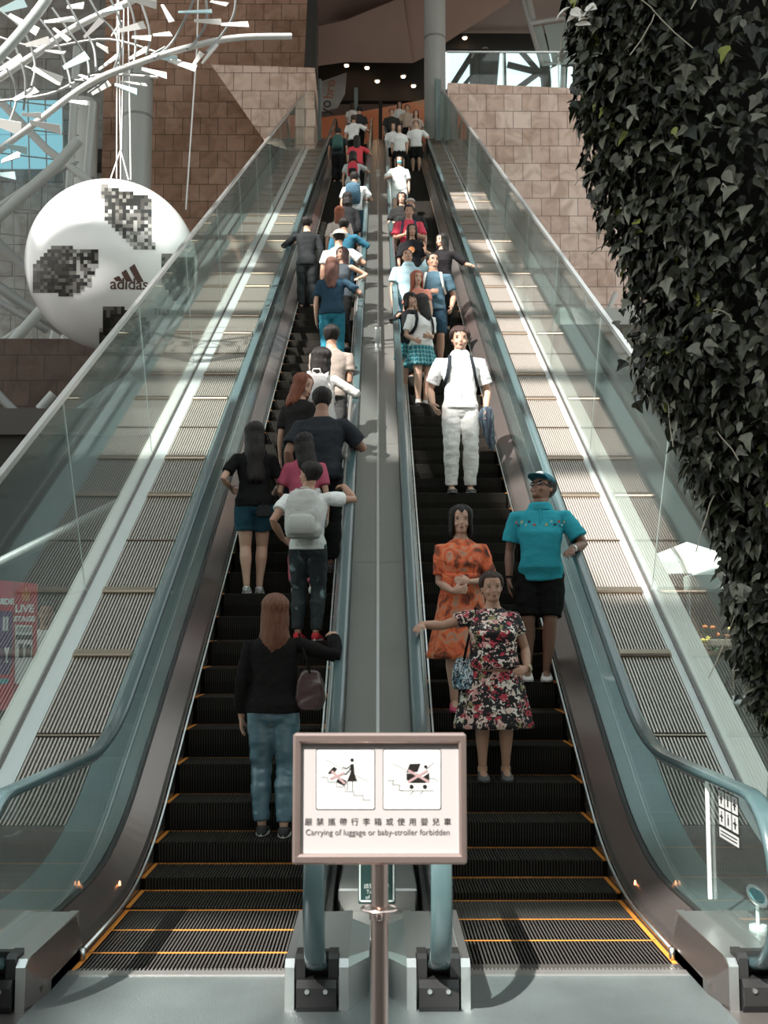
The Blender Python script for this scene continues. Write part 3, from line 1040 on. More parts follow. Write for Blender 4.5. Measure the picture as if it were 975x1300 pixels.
stube([(-20, 60, .8), (60, 95, .8), (130, 100, .8), (210, 60, .8)], 4, 'pipe_dark')
stube([(-20, 130, 1.2), (60, 120, 1.2), (120, 96, 1.2), (200, 98, 1)], 4, 'tubew')
stube([(-20, 40, 1.2), (50, 60, 1.2), (140, 50, 1.2), (230, 78, 1)], 3, 'tubew')
for pts in ([(108, -12), (126, 20), (146, 42), (150, 70), (138, 98), (112, 118)], [(80, -10), (98, 26), (118, 58), (122, 92)], [(134, -12), (150, 20), (156, 50), (150, 82)], [(158, -12), (170, 24), (172, 60), (168, 92)], [(66, 10), (92, 46), (110, 74), (113, 98)], [(250, -10), (236, 22), (218, 54), (196, 74)], [(300, -10), (296, 20), (280, 46), (262, 66)], [(2, 78), (18, 104), (20, 130), (10, 160)], [(40, 12), (70, 50), (86, 90), (90, 112)], [(262, 0), (262, 28), (250, 50), (238, 62)], [(20, 60), (32, 100), (30, 140)], [(178, 0), (190, 40), (186, 70)], [(-5, 10), (30, 40), (44, 80), (40, 110)]):
    stube([(x, y, .2 + .1 * (i % 3)) for i, (x, y) in enumerate(pts)], 3.2, 'pipe_dark')
rs = random.Random(11)
fins = [(6, 158, 46, 18, -15), (60, 95, 44, 14, -25), (96, 78, 36, 12, 30), (137, 80, 34, 10, 20), (168, 35, 36, 10, 25), (180, 2, 42, 10, 5), (212, 17, 28, 10, -60), (248, 15, 44, 10, 3), (278, 4, 26, 9, -20), (264, 27, 38, 8, -5), (298, 31, 38, 8, 6), (232, 82, 40, 12, -18), (213, 74, 30, 10, 10), (266, 68, 34, 9, 50), (250, 76, 24, 8, 45), (196, 92, 34, 10, -4), (170, 106, 36, 8, 4), (160, 112, 30, 9, -6), (112, 100, 30, 10, -25), (32, 120, 36, 12, 35), (58, 160, 46, 12, -18), (14, 200, 34, 14, 8), (10, 222, 30, 10, -15), (30, 30, 44, 12, -30), (76, 26, 40, 12, 15), (96, 8, 30, 10, -10), (118, 36, 34, 8, 40), (16, 8, 40, 14, 12), (48, 54, 34, 10, 8), (130, 60, 26, 8, -35), (14, 80, 36, 10, 20), (70, 66, 30, 8, -12), (142, 12, 28, 8, 18), (180, 48, 28, 8, -8), (176, 68, 30, 8, 30), (148, 36, 26, 7, 50), (100, 130, 30, 9, 4), (20, 188, 30, 10, -8), (40, 146, 26, 8, 10), (78, 44, 30, 9, -40), (206, 44, 26, 8, 20), (128, 112, 30, 9, 25)]
for i, (x, y, l, w, a) in enumerate(fins):
    c = at(x, y, SY + rs.uniform(-.4, .8)); k = SY / F
    m = MB(); rot = Matrix.Rotation(R(rs.uniform(-35, 35)), 3, 'Z') @ Matrix.Rotation(R(-a), 3, 'Y') @ Matrix.Rotation(R(rs.uniform(-40, 40)), 3, 'X')
    L, W = l * k / 2, w * k / 2
    pl = [(-L, -W * .45), (L, -W), (L * .94, W), (-L, W * .45)]
    vs = [rot @ Vector((p[0], s * .006, p[1])) + c for s in (-1, 1) for p in pl]
    m.add(vs, [(0, 1, 2, 3), (7, 6, 5, 4), (0, 4, 5, 1), (1, 5, 6, 2), (2, 6, 7, 3), (3, 7, 4, 0)])
    m.build('fin', M['finb'] if i % 5 == 2 else M['fin'], sclp)

# mirrored twin of the tubes, low right behind the glass
q_ = at(758, 470, 30)
s2 = tag(empty('tube_sculpture', (q_.x, 30, 0)), 'small cluster of white tubes behind the right glass below the stone wall', 'sculpture')
for pts, w in (([(745, 450), (770, 400), (782, 372)], 7), ([(758, 470), (780, 412), (806, 384)], 8), ([(735, 420), (744, 395), (742, 375)], 4), ([(780, 410), (794, 396), (795, 380)], 3)):
    P = [at(x, y, 30) for x, y in pts]
    m = MB(); m.tube(P, w / 2 / F * 32, 10); m.build('tube', M['tubew'], s2, smooth='auto')

m = MB(); m.tube([(q_.x, 30, 0), q_], .06, 10); m.build('mast', M['pipe'], s2, smooth='auto')
# ------------------------------------------------------------------ ground-level things left and right
PY = 10.2
po = tag(empty('poster_stand', at(20, 900, PY)), 'red and purple poster panels with white lettering at the left edge', 'poster')
def pq(pts, Y, mt, name, lift=0, par=po):
    m = wall_px('x', pts, Y - lift, .02 if not lift else .004, None); return m.build(name, mt, par)
red = mat('poster_red', (.62, .04, .07), .5); pur = mat('poster_purple', (.10, .045, .17), .5, var=.5, vscale=3)
wht = mat('poster_white', (.86, .86, .84), .5); blk = mat('poster_ink', (.02, .02, .02), .5)
pq([(-20, 905), (-20, 735), (17, 738), (17, 900)], PY, red, 'sheet')
pq([(17.5, 880), (17.5, 738), (47, 741), (46, 870)], PY + .02, red, 'sheet')
pq([(-20, 856), (-20, 775), (16, 776), (16, 835), (12, 856)], PY, pur, 'dark_field', .006)
pq([(19, 868), (19, 793), (41, 794), (41, 850), (30, 868)], PY + .02, wht, 'white_field', .006)
pq([(20, 812), (20, 806), (41, 806), (41, 812)], PY + .02, blk, 'black_bar', .012)
pq([(24, 835), (24, 817), (29, 817), (29, 835)], PY + .02, blk, 'picture', .012)
pq([(32, 834), (32, 818), (39, 818), (39, 834)], PY + .02, blk, 'picture', .012)
pq([(22, 802), (22, 796), (40, 796), (40, 802)], PY + .02, mat('poster_grey', (.4, .4, .4), .5), 'picture', .012)
pq([(-20, 868), (-20, 860), (12, 862), (9, 868)], PY, mat('poster_teal', (.05, .4, .45), .5), 'teal_bar', .006)
m = MB(); k_ = PY / F
c = at(8, 762, PY - .01); flat_text(m, 'GUIDE', at(3, 764, PY - .01), (1, 0, 0), (0, 0, 1), 10 * k_, offset=.004)
c = at(31, 773, PY + .005); flat_text(m, 'LIVE', c, (1, 0, 0), (0, 0, 1), 13 * k_, offset=.004)
c = at(31, 786, PY + .005); flat_text(m, 'STAGE', c, (1, 0, 0), (0, 0, 1), 9 * k_, offset=.004)
m.build('lettering', wht, po)
m = MB()
for x in (5, 9): a = at(x, 783, PY - .012); b = at(x, 801, PY - .012); m.box(((a.x + b.x) / 2, PY - .012, (a.z + b.z) / 2), (.018, .006, a.z - b.z))
a = at(9, 822, PY - .012); m.prism([(a.x - .025, a.z), (a.x + .025, a.z), (a.x + .006, a.z - .07), (a.x + .006, a.z - .12), (a.x + .02, a.z - .13), (a.x - .02, a.z - .13), (a.x - .006, a.z - .12), (a.x - .006, a.z - .07)], PY - .015, PY - .009, 1)
m.build('pictogram', wht, po)
m = MB(); a = at(33, 757, PY + .005)
m.prism([(a.x - .03, a.z - .04), (a.x - .04, a.z + .06), (a.x - .015, a.z + .02), (a.x, a.z + .09), (a.x + .015, a.z + .02), (a.x + .04, a.z + .06), (a.x + .03, a.z - .04)], PY + .0, PY + .006, 1)
m.build('crown_picture', mat('poster_crown', (.65, .25, .08), .5), po)
# dark hall behind the left parapet
m = MB(); m.box((-13, 17.3, 2.2), (19.4, .4, 4.4)); struct('wall_left_low', m, M['dark'])
m = MB(); m.box((-14, 20, 4.6), (22.2, 6, .4)); struct('ceiling_left_low', m, mat('dark_slab', (.06, .055, .05), .4, .2))
lv = tag(empty('louvre_screen', (at(118, 758, 15).x, 15, 0)), 'slatted grille leaning in the dark behind the left glass', 'louvre')
for i in range(12):
    x = 108 + i * 4
    m = MB(); m.tube([at(x - 6, 768 - i * 1.6, 15), at(x + 4, 750 - i * 1.8, 15)], .013, 6); m.build('slat', M['pipe'], lv)
for x, y in ((104, 770), (158, 740)):
    q = at(x, y, 15.1); m = MB(); m.tube([(q.x, 15.1, 0), q], .02, 6); m.build('upright', M['pipe_dark'], lv)
# dark beams seen through the left glass
for (a, b, w, l) in (((-10, 600, 19), (170, 480, 19), .12, 'upper'), ((60, 660, 18), (240, 560, 18), .1, 'middle'), ((-10, 720, 16), (150, 640, 16), .08, 'lowest')):
    m = MB(); m.tube([at(*a), at(*b)], w, 10); tag(m.build('raking_beam', M['pipe_dark'], smooth='auto'), '%s of the raking beams seen through the left glass' % l, 'beam')

# cafe side: umbrellas, tables
CY = 14.0
M['canvas'] = mat('white_canvas', (.9, .88, .84), .8)
def umbrella(px, py_top, wpx, Y, label):
    top = at(px, py_top, Y); r = wpx / 2 / F * Y * 1.02
    u = tag(empty('cafe_umbrella', (top.x, Y, 0)), label, 'umbrella')
    m = MB(); m.cyl((top.x, Y, 0), (top.x, Y, top.z - .05), .025, 12); m.build('pole', M['white'], u, smooth='auto')
    c = MB(); n = 8
    v = [(top.x, Y, top.z)]; v2 = []
    for i in range(n):
        a = 2 * PI * (i + .5) / n
        v.append((top.x + r * math.cos(a), Y + r * math.sin(a), top.z - r * .36)); 
    fs = []
    for i in range(n): fs.append((0, 1 + i, 1 + (i + 1) % n))
    for i in range(n):
        q = v[1 + i]; v.append((q[0], q[1], q[2] - .16))
    for i in range(n): fs.append((1 + i, 1 + (i + 1) % n, 1 + n + (i + 1) % n, 1 + n + i))
    c.add(v, fs); o = c.build('canopy', M['canvas'], u)
    sm = o.modifiers.new('t', 'SOLIDIFY'); sm.thickness = .01
    m = MB()
    for i in range(n):
        q = v[1 + i]; m.tube([(top.x, Y, top.z - .06), (q[0], q[1], q[2] - .02)], .008, 6)
    m.build('ribs', M['pipe'], u)
umbrella(872, 688, 150, 14.5, 'white cafe umbrella, the left one behind the right glass')
umbrella(945, 704, 150, 13.2, 'white cafe umbrella partly behind the ivy')
m = MB(); m.box((9.5, 20, 3), (13.6, .4, 6)); struct('wall_right_low', m, mat('brown_panel_wall', (.16, .10, .07), .6, var=.3, vscale=.7))
m = MB(); m.box((8.9, 19, 6.1), (12.4, 5, .25)); struct('ceiling_right_low', m, mat('pale_soffit', (.42, .42, .39), .6))
def cafe_table(px, py, Y, label):
    c = at(px, py, Y); t = tag(empty('cafe_table', (c.x, Y, 0)), label, 'table')
    m = MB(); m.box((c.x, Y, c.z - .02), (.75, .75, .035), bev=.012); m.build('tabletop', wht, t)
    m = MB(); m.cyl((c.x, Y, .03), (c.x, Y, c.z - .04), .03, 12); m.build('pedestal', M['pipe_dark'], t, smooth='auto')
    m = MB(); m.cyl((c.x, Y, .0), (c.x, Y, .03), .25, 20); m.build('foot', M['pipe_dark'], t, smooth='auto')
    return c
tc_ = cafe_table(938, 886, 9.0, 'white square cafe table seen past the right plinth')
def lathe(mb, c, prof, n=16):
    mb.loft([[Vector((c[0] + r * math.cos(2 * PI * k / n), c[1] + r * math.sin(2 * PI * k / n), c[2] + z)) for k in range(n)] for r, z in prof])
for i, (dx, dy, h, cc, lb) in enumerate(((-.13, -.15, .17, (.05, .04, .03), 'dark sauce bottle at the left of the cafe table'), (-.03, -.1, .2, (.03, .025, .02), 'taller dark bottle in the middle of the cafe table'), (.07, -.18, .14, (.8, .78, .72), 'white jar between the bottles on the cafe table'))):
    m = MB(); lathe(m, (tc_.x + dx, 9.0 + dy, tc_.z), [(.001, 0), (.032, 0), (.034, h * .6), (.015, h * .75), (.014, h), (.001, h)])
    tag(m.build('condiment_bottle', mat('bottle_%d' % i, cc, .25), smooth='auto'), lb, 'bottle')
m = MB(); lathe(m, (tc_.x + .2, 8.85, tc_.z), [(.001, 0), (.085, 0), (.09, .03), (.03, .12), (.018, .15), (.001, .15)])
tag(m.build('table_cover', mat('red_dome', (.75, .08, .05), .4), smooth='auto'), 'small red dome cover on the cafe table', 'cover')
m = MB(); c = at(934, 886, 9.6)
pl_ = tag(empty('wooden_post', (c.x, 9.6, 0)), 'pale wooden post rising behind the cafe table', 'post')
m.box((c.x, 9.6, (at(934, 818, 9.6).z) / 2), (.07, .07, at(934, 818, 9.6).z), bev=.01); m.build('shaft', mat('pale_wood', (.62, .48, .38), .6), pl_)
m = MB(); q = at(930, 816, 9.6); m.box((q.x - .05, 9.6, q.z), (.3, .09, .06), bev=.01); m.build('arm', bpy.data.materials['pale_wood'], pl_)
# dark green raking glass canopy right
# flower box
fb = tag(empty('flower_box', at(895, 820, 12)), 'low planter with orange and yellow flowers behind the right plinth', 'planter')
m = MB(); c = at(900, 820, 12); m.box((c.x, 12, (c.z - .1) / 2), (1.2, .3, c.z - .1), bev=.02); m.build('trough', M['dark'], fb)
gm = MB(); fm = MB(); rf = random.Random(3)
for i in range(260):
    x = c.x + rf.uniform(-.6, .6); y = 12 + rf.uniform(-.15, .15); z = c.z - .1 + rf.uniform(0, .28)
    a = rf.uniform(0, 6.28); d = Vector((math.cos(a), math.sin(a), rf.uniform(-.3, .6))) * .07; s = Vector((-math.sin(a), math.cos(a), 0)) * .025
    p = Vector((x, y, z)); gm.add([p, p + d * .5 + s, p + d, p + d * .5 - s], [(0, 1, 2, 3)])
for i in range(40):
    fm.mi = i % 2
    fm.ell((c.x + rf.uniform(-.6, .6), 12 + rf.uniform(-.17, .1), c.z + rf.uniform(.0, .2)), (.03, .03, .02), 6, 4)
gm.build('foliage', mat('planter_green', (.05, .10, .04), .6), fb, fixn=False)
fm.build('flowers', [mat('flower_orange', (.8, .25, .08), .6), mat('flower_yellow', (.8, .6, .15), .6)], fb)
# low glass screen at the bottom right of the landing
lg = tag(empty('low_glass_screen', (2.35, 6.0, .2)), 'low clear glass screen with steel edge at the right of the landing', 'glass screen')
# ------------------------------------------------------------------ foreground sign on its post
SZ = 3.0
sg = tag(empty('floor_sign', (0, 3.0, 0)), 'framed white notice on a round metal post in front of the escalators', 'sign')
M['frame'] = mat('rosy_satin_frame', (.36, .28, .255), .3, .8, bump=.04, bscale=8, stretch=(30, 30, 30))
M['pole'] = mat('rosy_polished_pole', (.62, .50, .46), .22, 1)
M['sheet'] = mat('white_sheet', (.36, .335, .33), .45, spec=.2)
M['pict'] = mat('white_pictogram_field', (.47, .48, .465), .45, spec=.2)
M['ink2'] = mat('dark_ink', (.012, .010, .009), .7, spec=.1)
M['inkg'] = mat('grey_ink', (.07, .06, .06), .7, spec=.1)
M['inkp'] = mat('pinkish_cross', (.30, .20, .20), .6)
c = at(482, 1013, 3.0)
W, H = 220 / F * proj(c)[2], 163 / F * proj(c)[2]
cx, cz = c.x, c.z
k = proj(c)[2] / F
fr = MB(); t = .026
for dz, wz in ((H / 2 - t / 2, W), (-H / 2 + t / 2, W)): fr.box((cx, 3.0, cz + dz), (wz, .03, t), bev=.006)
for dx in (W / 2 - t * .75 / 2, -W / 2 + t * .75 / 2): fr.box((cx + dx, 3.0, cz), (t * .75, .0298, H - .01), bev=.006)
fr.build('frame', M['frame'], sg)
m = MB(); m.box((cx, 3.006, cz), (W - .02, .006, H - .02)); bd = m.build('board', M['sheet'], sg)
m = MB(); m.box((cx, 3.016, cz), (W - .012, .006, H - .012)); m.build('back_plate', M['frame'], sg)
yf = 3.0025
def P(px, py, y=yf): 
    q = at(px, py, 3.0); return Vector((q.x, y, q.z))
def rrect(mb, x0, y0, x1, y1, r, t_, y=yf):
    """outline of a rounded rectangle"""
    pts = []
    for (ax, ay, a0) in ((x1 - r, y0 + r, -90), (x1 - r, y1 - r, 0), (x0 + r, y1 - r, 90), (x0 + r, y0 + r, 180)):
        for i in range(5):
            a = R(a0 + 90 * i / 4); pts.append((ax + r * math.cos(a), ay + r * math.sin(a)))
    out = [P(*p, y=y) for p in pts]; mx, my = (x0 + x1) / 2, (y0 + y1) / 2
    if t_ is None: mb.add(out, [tuple(range(len(out)))[::-1]]); return
    inn = [P(mx + (p[0] - mx) * (1 - 2 * t_ / (x1 - x0)), my + (p[1] - my) * (1 - 2 * t_ / (y1 - y0)), y=y) for p in pts]
    n = len(pts)
    mb.add(out + inn, [(i, (i + 1) % n, n + (i + 1) % n, n + i) for i in range(n)])
def line(mb, pts, w, y):
    for a, b in zip(pts, pts[1:]):
        A, B = P(*a, y=y), P(*b, y=y); d = (B - A); 
        if d.length < 1e-6: continue
        d.normalize(); n = Vector((-d.z, 0, d.x)) * (w * k / 2)
        mb.add([A - n, B - n, B + n, A + n], [(0, 1, 2, 3)])
def poly(mb, pts, y): mb.add([P(*p, y=y) for p in pts], [tuple(range(len(pts)))])
def disc(mb, x, y_, r, y): poly(mb, [(x + r * math.cos(2 * PI * i / 16), y_ + r * math.sin(2 * PI * i / 16)) for i in range(16)], y)
m = MB(); rrect(m, 401, 951, 476, 1028, 2.5, None, yf - .0004); rrect(m, 486, 951, 560, 1028, 2.5, None, yf - .0004)
m.build('pictogram_field', M['pict'], bd, fixn=False)
m = MB(); rrect(m, 401, 951, 476, 1028, 2.5, .7, yf - .0008); rrect(m, 486, 951, 560, 1028, 2.5, .7, yf - .0008)
Yk = yf - .0010
# woman with a suitcase on the steps
disc(m, 447, 965, 2.3, Yk)
poly(m, [(445, 970), (449, 970), (450, 982), (453.5, 992), (440.5, 992), (445, 981)], Yk)
line(m, [(445.5, 972), (440, 976), (434.5, 974)], 1.3, Yk); line(m, [(446, 974), (442, 980), (438, 984)], 1.4, Yk)
poly(m, [(421, 976), (424, 973.5), (428, 976), (424.5, 981.5), (417, 983), (416.5, 981)], Yk)
poly(m, [(427, 991), (431, 987), (439.5, 991), (440, 994), (437, 998), (427.5, 993.5)], Yk)
line(m, [(441, 992), (441, 1003)], .8, Yk); line(m, [(447.5, 992), (447.5, 1004)], .8, Yk)
m.mi = 1
line(m, [(413, 964), (434, 976), (467, 992)], .5, Yk + .0001)
line(m, [(408, 987), (416, 987), (416, 993), (427, 993), (427, 999), (438, 999), (438, 1005), (449, 1005), (449, 1010), (461, 1010), (461, 1016), (470, 1016)], .7, Yk + .0001)
line(m, [(497, 969), (520, 980)], .5, Yk + .0001)
line(m, [(492, 991), (500, 991), (498, 996), (508, 997), (506, 1003), (512, 1004)], .8, Yk + .0001)
line(m, [(508, 1004), (551, 1004)], .7, Yk + .0001); line(m, [(521, 1009), (525, 1004)], .7, Yk); line(m, [(533, 1009), (537, 1004)], .7, Yk)
line(m, [(541, 977), (551, 968)], .7, Yk + .0001); line(m, [(545, 988), (552, 989), (556, 993)], .7, Yk)
m.mi = 0
poly(m, [(520, 970), (534, 969.5), (530, 980), (516, 981)], Yk); poly(m, [(516, 982), (530, 982), (536, 987), (545, 981), (545, 991), (540, 994), (521, 994), (516, 990)], Yk - .0001)
disc(m, 522.5, 999, 2.8, Yk); disc(m, 539.5, 999, 2.8, Yk); disc(m, 540.5, 973.5, 2.2, Yk)
m.mi = 2; line(m, [(518, 978), (545, 993)], 3, Yk - .0003); line(m, [(543, 978), (518, 993)], 3, Yk - .0004)
line(m, [(421, 979), (438, 995)], 3, Yk - .0003); line(m, [(438, 981), (419, 989)], 3, Yk - .0004)
m.build('pictogram', [M['ink2'], M['inkg'], M['inkp']], bd, fixn=False)
m = MB()
for i, ch in enumerate('嚴禁攜帶行李箱或使用嬰兒車'):
    flat_text(m, ch, P(391.5 + i * (568 - 391.5) / 12, 1044, y=Yk), (1, 0, 0), (0, 0, 1), 10 * k, res=6)
m.build('lettering', M['ink2'], bd, fixn=False)
m = MB()
vs, fs = text_polys('Carrying of luggage or baby-stroller forbidden', 1.0, res=6)
wd = max(v.x for v in vs) - min(v.x for v in vs); s_ = 182 / wd
C = P(479.5, 1057, y=Yk)
m.add([C + Vector((v.x * s_ * k, 0, v.y * s_ * k * 1.05)) for v in vs], fs)
m.build('lettering', M['inkg'], bd, fixn=False)
# post with its collar and foot
m = MB(); zb = cz - H / 2; m.cyl((cx, 3.02, .02), (cx, 3.02, zb + .004), .0225, 28); m.build('post', M['pole'], sg, smooth='auto')
m = MB(); zc = at(482, 1160, 3.0).z
m.cyl((cx, 3.02, zc - .018), (cx, 3.02, zc + .004), .0262, 28); m.box((cx - .001, 2.992, zc - .006), (.016, .012, .02), bev=.003); m.build('collar', M['pole'], sg, smooth='auto')
m = MB(); m.tube([(cx + .022 * 2.1 * math.cos(a), 3.02 + .04 * math.sin(a), zc + .008) for a in [2 * PI * i / 24 for i in range(25)]], .0035, 6); m.build('ring', M['pole'], sg, smooth='auto')
m = MB(); lathe(m, (cx, 3.02, .0), [(.001, 0), (.19, 0), (.19, .012), (.05, .03), (.03, .05), (.001, .05)], 36); m.build('foot', M['pole'], sg, smooth='auto')

# pictogram sticker inside the right newel glass
st = tag(empty('safety_sticker', (1.5, 5.45, .5)), 'black and white pictogram sticker on the right newel glass', 'sticker')
G = 1.503
def Q(px, py):
    d = ray(px, py); t_ = (G - EYE.x) / d.x; return EYE + d * t_
corners = [Q(912, 1001), (Q(938, 1011)), Q(939, 1078), Q(912.5, 1062)]
y_a = (corners[0].y + corners[3].y) / 2; y_b = (corners[1].y + corners[2].y) / 2
z_t = corners[0].z; z_b = corners[3].z
def SQ(u, v, l=0): return Vector((G - l, y_a + (y_b - y_a) * u, z_t + (z_b - z_t) * v))
def sqd(mb, u0, v0, u1, v1, l): mb.add([SQ(u0, v0, l), SQ(u1, v0, l), SQ(u1, v1, l), SQ(u0, v1, l)], [(0, 1, 2, 3)])
m = MB(); sqd(m, 0, 0, 1, 1, 0); m.build('film', M['black'], st, fixn=False)
m = MB()
for r_ in range(2):
    for c_ in range(3): sqd(m, .03 + c_ * .325, .02 + r_ * .37, .31 + c_ * .325, .35 + r_ * .37, .001)
sqd(m, .03, .78, .97, .98, .001)
m.build('field', M['pict'], st, fixn=False)
m = MB()
for r_ in range(2):
    for c_ in range(3):
        u = .17 + c_ * .325; v = .185 + r_ * .37
        sqd(m, u - .03, v - .06, u + .03, v + .1, .002); sqd(m, u - .02, v - .12, u + .02, v - .075, .002)
        if c_ != 1: sqd(m, u - .09, v - .02, u + .08, v + .01, .0025)
for i in range(2): sqd(m, .1, .83 + i * .07, .9, .855 + i * .07, .002)
m.build('pictogram', M['ink2'], st, fixn=False)
m = MB(); 
e0 = Q(897, 990); e1 = Q(899, 1130)
yy = e0.y
m.box((G + .0, yy, (e0.z + .28) / 2), (.014, .012, e0.z - .28)); m.build('edge_strip', M['seam'], st)
m = MB(); z1 = e0.z; m.box((G, (yy + Q(925, 990).y) / 2, z1), (.014, abs(yy - Q(925, 990).y), .01)); m.build('edge_strip', M['seam'], st)

# round sensor post on the right deck
sp = at(934, 1138, 5.3)
so = tag(empty('sensor_post', (1.66, 5.12, .19)), 'small clear cylinder post with a slanted teal top on the right deck', 'post light')
m = MB(); r_ = .042; n = 28; bx, by, bz = 1.66, 5.12, .178
ring0 = [Vector((bx + r_ * math.cos(2 * PI * i / n), by + r_ * math.sin(2 * PI * i / n), bz)) for i in range(n)]
ring1 = [Vector((p.x, p.y, bz + .15 + (p.y - by) * .8 - (p.x - bx) * .3)) for p in ring0]
m.loft([ring0, ring1]); m.build('tube', M['glass_b'], so, smooth='auto')
m = MB(); rr = [by] 
def rg(r2, dz): return [Vector((bx + r2 * math.cos(2 * PI * i / n), by + r2 * math.sin(2 * PI * i / n), bz + .15 + dz + r2 * math.sin(2 * PI * i / n) * .8 - r2 * math.cos(2 * PI * i / n) * .3)) for i in range(n)]
m.loft([rg(r_ + .002, .0), rg(r_ + .002, .008), rg(r_ - .008, .008), rg(r_ - .008, 0)], cap=False); m.build('rim', M['steel_light'], so, smooth='auto')
m = MB(); m.add(rg(r_ - .008, .003), [tuple(range(n))]); m.build('lens', mat('teal_lens', (.10, .30, .33), .15, coat=.5), so, fixn=False)
m = MB(); m.cyl((bx, by, bz), (bx, by, bz + .03), r_ * .9, 24); m.cyl((bx, by, bz + .03), (bx, by, bz + .12), .008, 12); m.build('base', M['white'], so, smooth='auto')
m = MB(); m.box((1.352 + .06, 4.86, .12), (.004, .10, .022)); m.box((1.352 + .06, 4.86, .12), (.0045, .024, .06))
tag(m.build('tape_patch', mat('grey_tape', (.62, .60, .56), .6)), 'crossed pieces of grey tape on the dark right skirt', 'tape')
m = MB(); m.box((2.32, 5.55, .42), (.01, .9, .46)); 
m.build('glass_panel', M['glass'], lg)
m = MB(); m.box((2.32, 5.55, .655), (.02, .9, .012)); m.box((2.32, 5.11, .42), (.02, .014, .46)); m.build('edge', M['seam'], lg)
# ------------------------------------------------------------------ hanging ivy column on the right
IY = 5.6
iv = tag(empty('ivy_column', (2.6, IY, 2.0)), 'dense dark green ivy column hanging down the right side of the view', 'ivy')
edge = [(720, -60), (728, 30), (735, 110), (748, 180), (762, 240), (784, 300), (803, 350), (812, 400), (808, 450), (816, 485), (846, 515), (868, 555), (880, 600), (902, 640), (925, 680), (930, 730), (930, 770), (944, 820), (958, 860), (972, 905), (985, 930)]
EP = [at(x, y, IY) for x, y in edge]
def iedge(z):
    for a, b in zip(EP, EP[1:]):
        if b.z <= z <= a.z:
            t = (a.z - z) / (a.z - b.z); return a.x + (b.x - a.x) * t
    return EP[0].x if z > EP[0].z else EP[-1].x
zhi, zlo = EP[0].z + .3, EP[-1].z
def iprof(z):
    """centre, half width, half depth of the mass at height z"""
    xe = iedge(z); t = ss(zlo, zlo + 1.3, z)
    hw = .22 + .95 * t; xr = xe + 2 * hw
    return xe + hw, hw, .16 + .42 * t
ri = random.Random(21)
core = MB(); rings = []
for i in range(26):
    z = zlo + (zhi - zlo) * i / 25; c_, hw, hd = iprof(z)
    rings.append([Vector((c_ + (hw - .13) * math.cos(2 * PI * k / 28) * (1 + .04 * noise.noise(Vector((k, z * 3, 0)))), IY + .1 + max(.03, hd - .1) * math.sin(2 * PI * k / 28), z)) for k in range(28)])
core.loft(rings)
core.build('root_mass', mat('dark_stems', (.010, .010, .008), .9), iv, smooth=True)
LEAF = [(0, 0, 0), (.30, .12, .5), (.42, .34, .6), (.22, .52, .25), (.16, .74, .2), (0, 1.12, -.3), (-.16, .74, .2), (-.22, .52, .25), (-.42, .34, .6), (-.30, .12, .5), (0, .4, 0), (0, .75, -.1)]
LF = [(0, 1, 2, 10), (10, 2, 3, 11), (11, 3, 4, 5), (0, 10, 8, 9), (10, 11, 7, 8), (11, 5, 6, 7)]
LEAF2 = [(0, 0, 0), (.24, .18, .3), (.30, .42, .4), (.16, .78, .25), (0, 1.05, -.2), (-.16, .78, .25), (-.30, .42, .4), (-.24, .18, .3), (0, .35, 0), (0, .7, 0)]
LF2 = [(0, 1, 2, 8), (8, 2, 3, 9), (9, 3, 4), (0, 8, 6, 7), (8, 9, 5, 6), (9, 4, 5)]
fol = MB()
def leaf(p, out, size, droop):
    n = out + Vector((ri.uniform(-.7, .7), ri.uniform(-.7, .7), ri.uniform(-.2, .9)))
    n.normalize()
    d = Vector((ri.uniform(-.7, .7), ri.uniform(-.3, .3), -droop)); d = d - n * d.dot(n)
    if d.length < .05: return
    d.normalize(); s = d.cross(n)
    L, Fc = (LEAF, LF) if ri.random() < .6 else (LEAF2, LF2)
    cup = ri.uniform(.05, .4); w = ri.uniform(.85, 1.25)
    fol.add([p + s * (a * size * w) + d * (b * size) + n * (c * size * cup) for a, b, c in L], Fc)
N = 14000
for i in range(N):
    z = zlo + (zhi - zlo) * ri.random() ** .95
    c_, hw, hd = iprof(z)
    if ri.random() < .35: th = PI + ri.uniform(-.9, .75)
    else: th = PI + ri.uniform(-.2, PI + .3)
    rr = 1 + ri.uniform(-.12, .03)
    lump = .07 * noise.noise(Vector((math.cos(th) * 2.2, math.sin(th) * 2.2 + 5, z * 1.7)))
    o = Vector((math.cos(th), math.sin(th) * 1.2, 0)).normalized()
    p = Vector((c_ + hw * math.cos(th) * rr, IY + hd * math.sin(th) * rr, z)) + o * lump
    if p.x > 2.22 and z < 2.0: continue
    fol.mi = ri.choice((0, 0, 0, 1, 1, 1, 2, 2)) if ri.random() < .985 else 3
    leaf(p, o, ri.uniform(.045, .095), ri.uniform(.2, 1.3))
